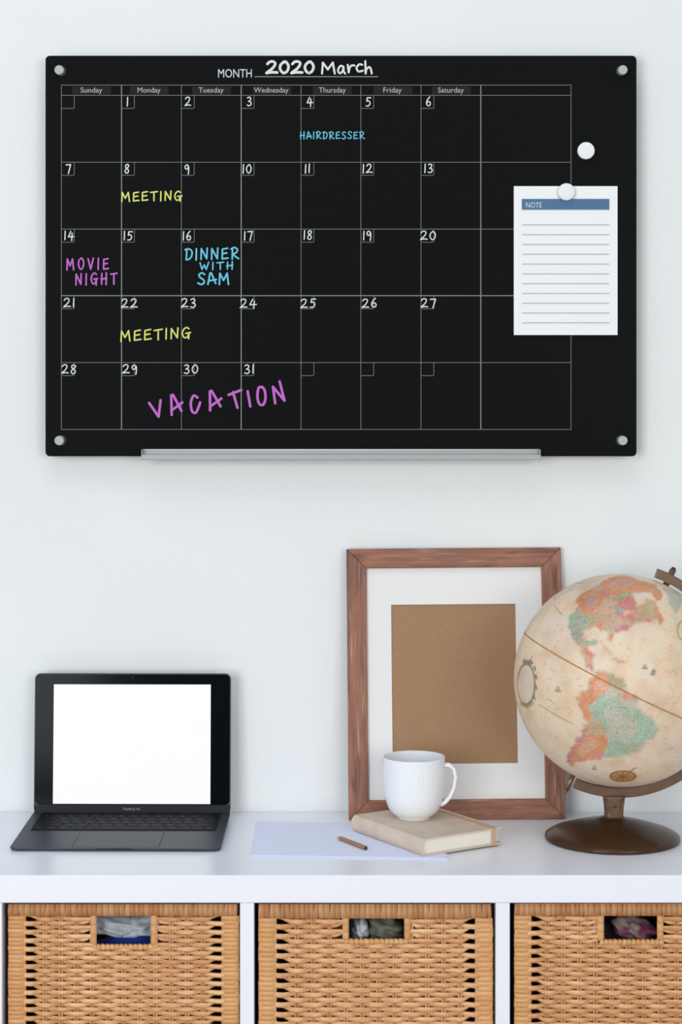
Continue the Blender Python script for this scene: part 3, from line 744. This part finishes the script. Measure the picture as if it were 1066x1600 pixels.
paint(inside(c6([(530, 405), (575, 398), (585, 440), (545, 455)])), C(128, 178, 172))
paint(inside(c6([(590, 430), (640, 440), (650, 480), (600, 470)])), C(228, 178, 150))
paint(inside(c6([(700, 400), (780, 345), (840, 370), (880, 430), (880, 490), (800, 490), (730, 500), (690, 450)])), C(200, 172, 132))
paint(inside(c6([(860, 390), (915, 510), (905, 560), (870, 500), (835, 470)])), OR)
paint(inside(c6([(770, 500), (805, 495), (810, 530), (775, 535)])), C(222, 110, 110))
paint(inside(c6([(830, 290), (890, 300), (895, 358), (845, 350)])), OR)
paint(inside(c6([(150, 470), (250, 430), (300, 470), (300, 540), (260, 610), (250, 700), (200, 680), (160, 600)])), C(150, 176, 156))
paint(inside(c6([(190, 560), (230, 520), (250, 590), (230, 660), (190, 650)])), C(168, 162, 152))
paint(inside(c6([(230, 470), (250, 450), (240, 560), (215, 600)])), C(196, 160, 144))
paint(inside(c6([(290, 480), (380, 510), (370, 550), (300, 540)])), C(166, 168, 120))
paint(inside(c6([(240, 690), (300, 690), (360, 680), (355, 712), (290, 725), (250, 715)])), C(146, 184, 162))
paint(inside(c6([(250, 735), (300, 730), (350, 790), (330, 850), (290, 800)])), OR)
paint(inside(c6([(290, 780), (340, 775), (350, 805), (300, 815)])), C(212, 124, 124))
paint(inside(c6([(300, 870), (345, 918), (355, 900), (330, 870)])), C(214, 118, 128), a=.9)
paint(inside(c6([(380, 540), (420, 540), (440, 585), (400, 580)])), OR)
paint(inside(c6([(470, 610), (515, 605), (505, 650), (480, 692), (468, 655)])), OR)
paint(inside(c6([(485, 575), (530, 575), (530, 605), (490, 608)])), C(148, 186, 166))
paint(inside(c6([(540, 560), (620, 550), (620, 592), (560, 600)])), C(206, 108, 124))
paint(inside(c6([(395, 685), (420, 690), (500, 780), (480, 798), (450, 740)])), C(188, 140, 104), a=.85)
paint(inside(c6([(495, 800), (530, 820), (520, 840), (490, 815)])), GRY)
paint(inside(c6([(530, 820), (570, 835), (570, 865), (535, 850)])), C(208, 118, 138))
paint(inside(c6([(905, 250), (1000, 265), (1060, 320), (1050, 400), (1010, 455), (975, 400), (950, 310)])), C(176, 180, 168))
# old world, turned away from the photograph
def ll(L, s=1): return np.array([(a, b) for a, b in L], float)
off = 78
for poly, cc in ((ll([(-17, 15), (-10, 32), (10, 37), (32, 31), (43, 12), (51, 11), (40, -5), (40, -18), (32, -28), (20, -35), (12, -18), (9, 3), (-8, 5)]), OLV),
                 (ll([(-9, 37), (0, 48), (8, 55), (20, 70), (32, 70), (32, 46), (20, 38), (10, 44)]), PK),
                 (ll([(32, 46), (32, 70), (60, 70), (100, 75), (101, 40), (80, 28), (78, 8), (70, 20), (58, 25), (45, 13), (35, 30)]), GRN)):
    paint(inside(poly+np.array((off, 0))), cc)
paint(inside(ll([(-179, 68), (-179, 32), (-165, 34), (-150, 45), (-135, 62), (-120, 68)])), TEAL)
paint(inside(ll([(-168, -14), (-148, -12), (-130, -28), (-136, -38), (-165, -33), (-172, -22)])), OR)
# speckle of tiny lettering, faint survey lines
land = soft(inside(SA) | inside(NA), 2)
col *= (1-(.20*land*np.clip((n4-.5)*4, 0, 1))[..., None])
col *= (1+(.10*land*(n5-.5)*2)[..., None])
mark = np.clip((vnoise(75, 11)-.70)*8, 0, 1)*np.clip((n1-.42)*5, 0, 1)
col *= (1-(.22*mark)[..., None]*np.array((.8, 1, 1)))
for k in range(-165, 180, 30): col *= (1-.09*np.exp(-((LO-k)/.22)**2))[..., None]
for k in (-60, -30, 30, 60): col *= (1-.09*np.exp(-((LA-k)/.2)**2))[..., None]
def stroke(pts, wid, c, a=1.0, closed=False):
    global col
    P = to_ll(pts); m_ = np.full(LO.shape, 9.0); n = len(P)
    for i in range(n if closed else n-1):
        p, q = P[i], P[(i+1) % n]; k = math.cos(math.radians((p[1]+q[1])/2))
        sel = (LO > min(p[0], q[0])-4) & (LO < max(p[0], q[0])+4) & (LA > min(p[1], q[1])-4) & (LA < max(p[1], q[1])+4)
        ax = (LO[sel]-p[0])*k; ay = LA[sel]-p[1]; bx2 = (q[0]-p[0])*k; by2 = q[1]-p[1]
        t = np.clip((ax*bx2+ay*by2)/(bx2*bx2+by2*by2+1e-9), 0, 1)
        m_[sel] = np.minimum(m_[sel], np.hypot(ax-t*bx2, ay-t*by2))
    s = (np.clip(1.4-m_/wid, 0, 1)*a)[..., None]; col = col*(1-s)+np.asarray(c)*s
def ell(cx, cy, rx_, ry_, n=28): return [(cx+rx_*math.cos(2*PI*i/n), cy+ry_*math.sin(2*PI*i/n)) for i in range(n)]
# oval cartouche on the left
paint(inside(to_ll(ell(822.5, 1069, 14.5, 33)), LO, LA), C(222, 200, 182), 1)
stroke(ell(822.5, 1069, 13.5, 32), .75, C(140, 120, 84), .95, True)
for (a_, b_) in ((828, 1033), (835, 1043), (837, 1056), (837, 1072), (834, 1088)): stroke([(a_, b_), (a_+1.5, b_+3)], 1.0, C(98, 118, 100), .85)
stroke([(818, 1033), (832, 1036)], 1.1, C(92, 112, 98), .8); stroke([(829, 1033), (832, 1026)], .5, C(160, 110, 70), .8)
stroke([(814, 1100), (824, 1104), (832, 1098)], 1.2, C(140, 132, 84), .7)
# compass medallion below
paint(inside(to_ll(ell(973.5, 1213, 21, 9)), LO, LA), C(186, 136, 66), 2)
stroke(ell(973.5, 1213, 19.5, 8.2), .6, C(140, 108, 44), .9, True)
for k in range(8):
    a_ = k*PI/4; stroke([(973.5, 1213), (973.5+14*math.cos(a_), 1213+6.4*math.sin(a_))], .5, C(128, 84, 56) if k % 2 else C(172, 84, 60), .8)
stroke([(985, 1205), (993, 1200)], .6, C(84, 96, 72), .7)
# swirl top left, ships, little marks
stroke([(866, 937), (874, 925), (886, 917), (898, 912), (911, 911)], .5, C(166, 120, 98), .7); stroke([(868, 935), (878, 929), (892, 922), (900, 914)], .45, C(166, 120, 98), .6)
for (a_, b_, s_) in ((872, 1077, 1), (1008, 1042, .8), (1022, 1048, .6), (929, 1200, .8), (1020, 1052, .7)):
    c_ = C(132, 120, 98); s_ *= .8
    stroke([(a_-5*s_, b_+3*s_), (a_+5*s_, b_+4*s_)], .6, c_, .7); stroke([(a_-2*s_, b_+2*s_), (a_-2*s_, b_-5*s_)], .5, c_, .6); stroke([(a_+2*s_, b_+2*s_), (a_+2*s_, b_-4*s_)], .5, c_, .6)
stroke([(843, 1101), (870, 1118), (896, 1131)], .35, C(150, 128, 100), .7)
stroke([(866, 945), (878, 960)], .35, C(160, 138, 110), .7)
for _ in range(70):
    a_ = R.uniform(0, 2*PI); rr = 155*math.sqrt(R.random()); x_ = 969+rr*math.cos(a_); y_ = 1062+rr*math.sin(a_)
    stroke([(x_, y_), (x_+R.uniform(3, 8), y_+R.uniform(0, 4))], .3, C(150, 124, 100), R.uniform(.2, .5))
stroke(ell(1070, 985, 11, 16), .4, C(130, 124, 104), .7, True)
col = np.clip(col, 0, 1)
# build the ball
cl = np.cos(np.radians(LA)); VX = cl*np.cos(np.radians(LO)); VY = cl*np.sin(np.radians(LO)); VZ = np.sin(np.radians(LA))
VV = np.stack([VX, VY, VZ], -1).reshape(-1, 3)@Bm*GR
NV = VV.shape[0]
ii, jj = np.meshgrid(np.arange(NLAT), np.arange(NLON), indexing='ij')
f0 = ii*NLON+jj; f1 = ii*NLON+(jj+1) % NLON
FF = np.stack([f0, f1, f1+NLON, f0+NLON], -1).reshape(-1, 4)
me = bpy.data.meshes.new('ball')
me.vertices.add(NV); me.vertices.foreach_set('co', VV.ravel())
me.loops.add(FF.size); me.loops.foreach_set('vertex_index', FF.ravel().astype(np.int32))
me.polygons.add(len(FF)); me.polygons.foreach_set('loop_start', np.arange(0, FF.size, 4, dtype=np.int32)); me.polygons.foreach_set('loop_total', np.full(len(FF), 4, dtype=np.int32))
me.update(calc_edges=True); me.validate()
me.polygons.foreach_set('use_smooth', np.ones(len(me.polygons), bool))
ca = me.color_attributes.new('Col', 'FLOAT_COLOR', 'POINT')
ca.data.foreach_set('color', np.concatenate([col.reshape(-1, 3), np.ones((NV, 1))], 1).ravel().astype(np.float32))
link('ball', me, M['ball'], globe, C0)
# equator band
N_ = 128; eq = [C0+(e1*math.cos(2*PI*k/N_)+e2*math.sin(2*PI*k/N_))*(GR+.0001) for k in range(N_)]
link('equator_band', tube_me('equator_band', eq, .00085, 8, True), M['seam'], globe)
# half meridian arm on the right: from the north pole, right and round beneath to the south pole
right = Vector((math.cos(tl), 0, -math.sin(tl)))
ri, ro, hw = GR+.0035, GR+.0175, .0065
V = []; F = []; n = 73
a0, a1 = math.radians(-7), math.radians(177.3)
for k in range(n):
    a = a0+(a1-a0)*k/(n-1); d = axis*math.cos(a)+right*math.sin(a)
    for (r, y) in ((ri, -hw), (ro-.001, -hw), (ro, -hw+.001), (ro, hw-.001), (ro-.001, hw), (ri, hw)):
        V.append(C0+d*r+Vector((0, y, 0)))
for k in range(n-1):
    for q in range(6): q2 = (q+1) % 6; F.append((k*6+q, k*6+q2, (k+1)*6+q2, (k+1)*6+q))
F.append(tuple(range(6))); F.append(tuple((n-1)*6+q for q in range(6)))
solid('meridian_arm', (V, F), M['bronze'], globe)
# pins through both poles
for sgn in (1, -1):
    a = C0+axis*sgn*(GR-.001); b = C0+axis*sgn*(GR+.0255)
    pin = link('axis_pin', tube_me('axis_pin', [a, b], .0048 if sgn > 0 else .0040, 20), M['bronze' if sgn > 0 else 'brass'], globe)
    e = C0+axis*sgn*(GR+.0285)
    link('pin_cap', tube_me('pin_cap', [b-axis*sgn*.0005, e], .0033, 16), M['brass'] if sgn < 0 else M['bronze_base'], pin)
# post (four-sided, flaring upwards) and base
zb = .0325; zt = C0.z-ro+.0035
xc = px(959.5, 1255, GY).x-gl.x
def post_ring(z, hx, hy): return [(xc+hx*math.copysign(abs(math.cos(t))**.6, math.cos(t)), hy*math.copysign(abs(math.sin(t))**.6, math.sin(t)), z) for t in [2*PI*k/24 for k in range(24)]]
V = []; F = []
lv = [(zb-.002, .0150, .0120), (zb+.004, .0137, .0115), (zb+.012, .0140, .0118), (zt-.004, .0160, .0128), (zt, .0165, .0130)]
for z, hx, hy in lv: V += post_ring(z, hx, hy)
for i in range(len(lv)-1):
    for k in range(24): k2 = (k+1) % 24; F.append((i*24+k, i*24+k2, (i+1)*24+k2, (i+1)*24+k))
F.append(tuple(range(24))[::-1]); F.append(tuple((len(lv)-1)*24+k for k in range(24)))
post = link('post', mesh('post', V, F, True), M['bronze'], globe)
# raised shield crossed by rays on the post
sh_ = [(-.0115, zt-.003), (-.0110, zb+.018), (-.0085, zb+.0095), (-.004, zb+.0052), (0, zb+.004), (.004, zb+.0052), (.0085, zb+.0095), (.0110, zb+.018), (.0115, zt-.003)]
link('shield_emblem', tube_me('shield_emblem', [(xc+x, -.0129-.0002, z) for x, z in sh_], .0006, 6), M['brass'], post)
for (xe, ze) in ((-.0105, zb+.0165), (.0105, zb+.0175), (-.007, zt-.004), (.008, zt-.005)):
    link('emblem_ray', tube_me('emblem_ray', [(xc, -.0131, zb+.0165), (xc+xe, -.0131, ze)], .0004, 6), M['brass'], post)
bp_ = [(.0001, 0), (.0965, 0), (.0985, .0012), (.0992, .0035), (.0985, .0062), (.0965, .0078), (.090, .0112), (.078, .0152), (.064, .0196), (.050, .0236), (.037, .0268), (.026, .0292), (.019, .0312), (.0155, .0330), (.0001, .0330)]
link('base', lathe_me('base', bp_, 128), M['bronze_base'], globe)

# ---------------------------------------------------------------- wicker baskets
M['cane'] = mat('rattan_strand', (242, 196, 146), .42, .4, var=(212, 158, 108), scale=(45, 200, 300), bump=.0003, bscale=(80, 400, 900), rnd=(234, 216, 202), detail=5)
M['stake'] = mat('rattan_stake', (226, 176, 130), .55, .3, var=(204, 152, 110), scale=(200, 200, 60), rnd=(240, 226, 214))
M['wrap'] = mat('rattan_wrap', (232, 184, 130), .5, .4, var=(206, 154, 100), scale=(60, 60, 900), bump=.0002, bscale=(60, 60, 1500), rnd=(240, 222, 204))
M['rim'] = mat('rattan_rim_wrap', (214, 166, 122), .5, .4, var=(188, 140, 98), scale=(900, 100, 50), bump=.0002, bscale=(1500, 60, 60), rnd=(228, 206, 184))
M['core'] = mat('basket_core', (92, 64, 42), .9, .1)
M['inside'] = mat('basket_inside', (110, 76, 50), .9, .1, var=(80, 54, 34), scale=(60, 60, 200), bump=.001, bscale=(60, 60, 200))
WY = -.3745; ws = F_PX/(CAM_D+WY)
def wx(x): return (x-CX)/ws
def wz(y): return CAM_Z-(y-HY)/ws
Amp = .0033
def strand_me(xa, xb, sx0, sp, phase, pitch, la, rb, z_off_l, z_off_r):
    """horizontal weaver, xa..xb px; stakes at sx0+i*sp; la/rb: 'post' ends run flat over the corner, 'in' ends duck behind"""
    pts = []; step = sp/9.0; n = int((xb-xa)/step)+1
    for i in range(n+1):
        x = xa+(xb-xa)*i/n; uu = (x-sx0)/sp
        th_ = PI*(uu+(0 if phase == 0 else 1)); c = max(-1, min(1, (math.cos(th_)+.22*math.sin(2*th_))/1.1))
        c2 = math.copysign(abs(c)**.75, c)
        y = -Amp*c2                        # front at a crest
        h = pitch*.54+.35*c2
        z = 0
        dl, dr = (x-xa), (xb-x)
        for dd, kind, zo in ((dl, la, z_off_l), (dr, rb, z_off_r)):
            span = sp*.95
            if dd < span:
                t = 1-dd/span; t = t*t*(3-2*t)
                if kind == 'post': y = y*(1-t)+(-.0018)*t; h = h*(1-t)+pitch*.44*t
                elif kind == 'in': y = y*(1-t)+.0035*t; h = h*(1-t)+1.1*t; z += zo*t
        pts.append((wx(x), y, z, h/ws/1.0))
    V = []; F = []; S = 8
    for (x, y, z, h) in pts:
        for k in range(S):
            a = 2*PI*k/S+PI/8; V.append((x, y+.0015*math.sin(a), z+h*math.cos(a)))
    for i in range(len(pts)-1):
        for k in range(S): k2 = (k+1) % S; F.append((i*S+k, i*S+k2, (i+1)*S+k2, (i+1)*S+k))
    F.append(tuple(range(S))[::-1]); F.append(tuple((len(pts)-1)*S+k for k in range(S)))
    return mesh('strand', V, F, True)
def wrap_me(name, w_, h_, dpt, vertical):
    """one turn of cane: a bowed band"""
    S = 6; V = []; F = []
    prof = []
    for k in range(S+1):
        t = k/S; a = PI*t
        prof.append(((t-.5)*.97, -math.sin(a)**.5*.0012))
    arc = []
    for k in range(7):
        t = k/6; arc.append((t-.5, -dpt*math.sin(PI*t)**.7 if 0 < t < 1 else 0))
    for (s, yy) in arc:
        for (p, y2) in prof:
            if vertical: V.append((p*w_, yy+y2, s*h_))
            else: V.append((s*w_, yy+y2, p*h_))
    n = S+1
    for i in range(6):
        for k in range(S): F.append((i*n+k, i*n+k+1, (i+1)*n+k+1, (i+1)*n+k))
    bm = bmesh.new(); me = mesh(name, V, F, True); bm.from_mesh(me)
    bmesh.ops.recalc_face_normals(bm, faces=bm.faces)
    if sum(f.normal.y for f in bm.faces) > 0: bmesh.ops.reverse_faces(bm, faces=bm.faces)
    bm.to_mesh(me); bm.free(); return me
BB = MIDZ                                             # compartment floor
def basket(x0, x1, y_rim, rimb, postw, sx0, sp, pitch, op, ph0, label):
    bottom = BB+.0005; midx = wx((x0+x1)/2)
    root = thing('wicker_basket', label, 'basket', (midx, WY, bottom), 0, 'wicker baskets in the shelf unit')
    rl = Vector(root.location)
    def L3(x, y, z): return Vector((x, y, z))-rl
    px0, px1 = x0+postw, x1-postw
    ns = int((px1-sx0)/sp+.35)+ (0 if sx0+sp*int((px1-sx0)/sp+.35) < px1-6 else -1)+1
    stakes = [sx0+i*sp for i in range(ns)]
    ox0, ox1, oy0, oy1 = op
    zbot = bottom+.006; ybot = HY+(CAM_Z-zbot)*ws
    # stakes: pairs of thin rods; those at the opening start below it
    for sxp in stakes:
        V = []; F = []
        cut = ox0-6 < sxp < ox1+6
        ys = oy1+8 if cut else rimb-2
        bm = bmesh.new()
        for dx in (-2.05, 2.05):
            nseg = 8; pts = [(wx(sxp+dx+R.uniform(-.25, .25)), .0008, wz(ys+(ybot-ys)*k/nseg)) for k in range(nseg+1)]
            tm = tube_me('t', [L3(p[0], WY+p[1], p[2]) for p in pts], 1.75/ws, 8); bm.from_mesh(tm); bpy.data.meshes.remove(tm)
        link('stake', bm2me(bm, 'stake', True), M['stake'], root)
    # weavers
    y = rimb+pitch*.75; r_ = 0; cache = {}
    last = stakes[-1]
    while y < ybot-2:
        ph = (r_+ph0) % 2
        spans = [(x0+1, x1-1, 'L', 'R')]
        if y < oy1+1: spans = [(x0+1, ox0-3, 'L', 'o'), (ox1+3, x1-1, 'o', 'R')]
        elif y < oy1+pitch*1.1: spans = [(x0+1, ox0-1, 'L', 'o'), (ox1+1, x1-1, 'o', 'R')]
        for (sa, sb, ka, kb) in spans:
            # strand that passes behind the outer stake comes from the corner post; the other tucks in
            fl = (0+ph) % 2 == 0; fr_ = (len(stakes)-1+ph) % 2 == 0
            a_ = sa; b_ = sb
            if ka == 'L':
                ta = 'in' if fl else 'post'; a_ = px0+1 if fl else sa
            else:
                near = [i for i, s in enumerate(stakes) if s > ox1]; q = near[0]; ta = 'in' if (q+ph) % 2 == 0 else 'post'; a_ = sa
            if kb == 'R':
                tb = 'in' if fr_ else 'post'; b_ = px1-1 if fr_ else sb
            else:
                near = [i for i, s in enumerate(stakes) if s < ox0]; q = near[-1]; tb = 'in' if (q+ph) % 2 == 0 else 'post'
            key = (a_, b_, ph)
            if key not in cache:
                zo = pitch*.55/ws
                cache[key] = strand_me(a_, b_, sx0, sp, ph, pitch if True else 0, ta, tb, zo, zo)
            o = link('strand', cache[key], None, root, L3(0, WY, wz(y+R.uniform(-.35, .35)))-Vector((0, 0, 0)))
            if not cache[key].materials: cache[key].materials.append(M['cane'])
        y += pitch; r_ += 1
    # corner posts: core and turns of cane
    for (ca_, cb_) in ((x0, px0), (px1, x1)):
        cx_ = wx((ca_+cb_)/2); w_ = (cb_-ca_)/ws
        link('corner_core', bm2me(box_bm(L3(wx(ca_)+.0010, WY-.0005, zbot), L3(wx(cb_)-.0015, WY+w_*.8, wz(rimb)), .002), 'corner_core'), M['core'], root)
        mt = wrap_me('corner_wrap', w_, pitch/ws, .0030, False); mt.materials.append(M['wrap'])
        yy = rimb+pitch*.45
        while yy < ybot:
            o = link('corner_wrap', mt, None, root, L3(cx_, WY-.0008, wz(yy))); o.scale = (R.uniform(.96, 1.02), 1, 1.0); yy += pitch
    # rim
    rh = (rimb-y_rim)/ws
    link('rim_core', bm2me(box_bm(L3(wx(x0)+.001, WY-.0008, wz(rimb)+.001), L3(wx(x1)-.001, WY+.011, wz(y_rim)-.0005), .002), 'rim_core'), M['core'], root)
    xx = x0+4; 
    while xx < x1-3:
        w_ = R.uniform(6.5, 9.5); w_ = min(w_, x1-xx+1)
        mt = wrap_me('rim_wrap', w_/ws, rh*1.06, .0042, True); mt.materials.append(M['rim'])
        o = link('rim_wrap', mt, None, root, L3(wx(xx+w_/2-4), WY-.0010, wz((y_rim+rimb)/2))); o.rotation_euler = (0, math.radians(R.uniform(-3, 3)), 0)
        xx += w_
    # opening: two narrow upright bindings and a bound lower edge
    for (a_, b_) in ((ox0-9.5, ox0), (ox1, ox1+9.5)):
        link('opening_core', bm2me(box_bm(L3(wx(a_)+.001, WY-.0002, wz(oy1+3)), L3(wx(b_)-.001, WY+.005, wz(rimb)), .001), 'opening_core'), M['stake'], root)
        mt = wrap_me('opening_wrap', 10.0/ws, (oy1-oy0)/3/ws*1.02, .0022, False); mt.materials.append(M['wrap'])
        for k in range(3): link('opening_wrap', mt, None, root, L3(wx((a_+b_)/2), WY-.0008, wz(oy0+(k+.5)*(oy1-oy0)/3)))
    link('opening_sill', bm2me(box_bm(L3(wx(ox0-8), WY, wz(oy1+8)), L3(wx(ox1+8), WY+.006, wz(oy1+1)), .0012), 'opening_sill'), M['core'], root)
    xx = ox0-7
    while xx < ox1+5:
        w_ = R.uniform(6.5, 8.5)
        mt = wrap_me('sill_wrap', w_/ws, 9.5/ws, .0030, True); mt.materials.append(M['wrap'])
        o = link('sill_wrap', mt, None, root, L3(wx(xx+w_/2), WY-.0008, wz(oy1+4.5))); o.rotation_euler = (0, math.radians(R.uniform(10, 22)), 0)
        xx += w_
    # other three walls and the bottom
    Yb2 = -.035; zt_ = wz(rimb)+.004
    for nm, lo, hi in (('side_wall', (wx(x0)+.001, WY+.012, bottom+.004), (wx(x0)+.007, Yb2, zt_)), ('side_wall', (wx(x1)-.007, WY+.012, bottom+.004), (wx(x1)-.001, Yb2, zt_)),
                       ('back_wall', (wx(x0)+.007, Yb2-.006, bottom+.004), (wx(x1)-.007, Yb2, zt_)), ('basket_bottom', (wx(x0)+.001, WY+.001, bottom), (wx(x1)-.001, Yb2, bottom+.004))):
        link(nm, bm2me(box_bm(L3(*lo), L3(*hi), .001), nm), M['inside'], root)
    return root
basket(13, 374, 1412.5, 1430.5, 28, 70, 24.7, 6.72, (151, 236, 1430, 1475), 0, 'wicker basket below the laptop with grey cloth behind its handle hole')
basket(404, 770.5, 1412.5, 1434, 28.5, 464, 25.5, 7.62, (545, 632, 1434, 1466.5), 0, 'wicker basket below the notebook with rolled pale cloths behind its handle hole')
basket(803.5, 1168, 1411.8, 1430, 27, 855, 25.3, 7.18, (943.5, 1027, 1430, 1467.5), 0, 'wicker basket below the globe with purple patterned cloth behind its handle hole')

# ---------------------------------------------------------------- cloth inside the baskets
def cloth(name, label, cx_, cy_, w_, h_, dep, m, seed, Yc, drop=.16, folds=3.0, rot=0):
    """a folded, rumpled textile heap resting in the basket"""
    r = random.Random(seed); bm = bmesh.new()
    bmesh.ops.create_icosphere(bm, subdivisions=5, radius=1)
    p = [r.uniform(0, 6) for _ in range(6)]
    for v in bm.verts:
        x, y, z = v.co
        f = 1+.10*math.sin(folds*2*x+p[0]+3*z)+.08*math.sin(folds*3*z+p[1]+2*x)+.05*math.sin(7*x-5*z+p[2])
        crease = .12*abs(math.sin(folds*(z*1.3+x*.8)+p[3]))
        v.co = Vector((x*f*w_/2, y*(f-crease)*dep/2, z*(f-crease*.5)*h_/2))
    me = bm2me(bm, name, True)
    c = px(cx_, cy_, Yc); o = link(name, me, m, None, c)
    o.rotation_euler = (0, rot, 0); o['label'] = label; o['category'] = 'cloth'; return o
M['grey_cloth'] = mat('grey_jersey', (196, 202, 212), .95, .1, var=(170, 174, 180), scale=(500, 500, 500), bump=.0006, bscale=(900, 900, 900), sheen=.3)
M['blue_cloth'] = mat('navy_cloth', (26, 56, 140), .95, .1, sheen=.2)
M['pale_cloth'] = mat('pale_towelling', (206, 214, 218), .95, .1, bump=.0008, bscale=(900, 900, 900))
M['olive_cloth'] = mat('grey_green_cloth', (118, 118, 104), .95, .1, bump=.0006, bscale=(900, 900, 900))
M['purple_cloth'] = mat('purple_patterned_cloth', (140, 124, 110), .95, .1, var=(124, 66, 96), scale=(42, 42, 42), detail=2, lo=.47, hi=.53)
M['dark_cloth'] = mat('dark_purple_cloth', (74, 66, 78), .95, .1)
Yc = WY+.045
cloth('folded_cloth', 'pale grey jersey cloth seen in the left basket handle hole', 176, 1444, .075, .030, .05, M['grey_cloth'], 3, Yc, rot=.12)
cloth('folded_cloth', 'darker grey cloth fold at right in the left basket handle hole', 222, 1447, .055, .032, .05, M['grey_cloth'], 8, Yc+.004, rot=-.25)
cloth('folded_cloth', 'navy blue cloth lying under the grey cloth in the left basket', 190, 1500, .20, .075, .06, M['blue_cloth'], 5, Yc+.006)
cloth('rolled_cloth', 'pale rolled cloth at left in the middle basket handle hole', 563, 1452, .022, .034, .045, M['pale_cloth'], 11, Yc-.002)
cloth('rolled_cloth', 'grey green rolled cloth at right in the middle basket handle hole', 602, 1452, .050, .040, .05, M['olive_cloth'], 12, Yc+.004)
cloth('folded_cloth', 'grey green cloth spread behind the rolled cloths in the middle basket', 585, 1500, .20, .14, .05, M['olive_cloth'], 14, Yc+.045)
cloth('folded_cloth', 'purple and beige patterned cloth in the right basket handle hole', 992, 1450, .060, .036, .05, M['purple_cloth'], 21, Yc, rot=.3)
cloth('folded_cloth', 'dark purple cloth under the patterned cloth in the right basket', 975, 1500, .20, .11, .06, M['dark_cloth'], 22, Yc+.04)
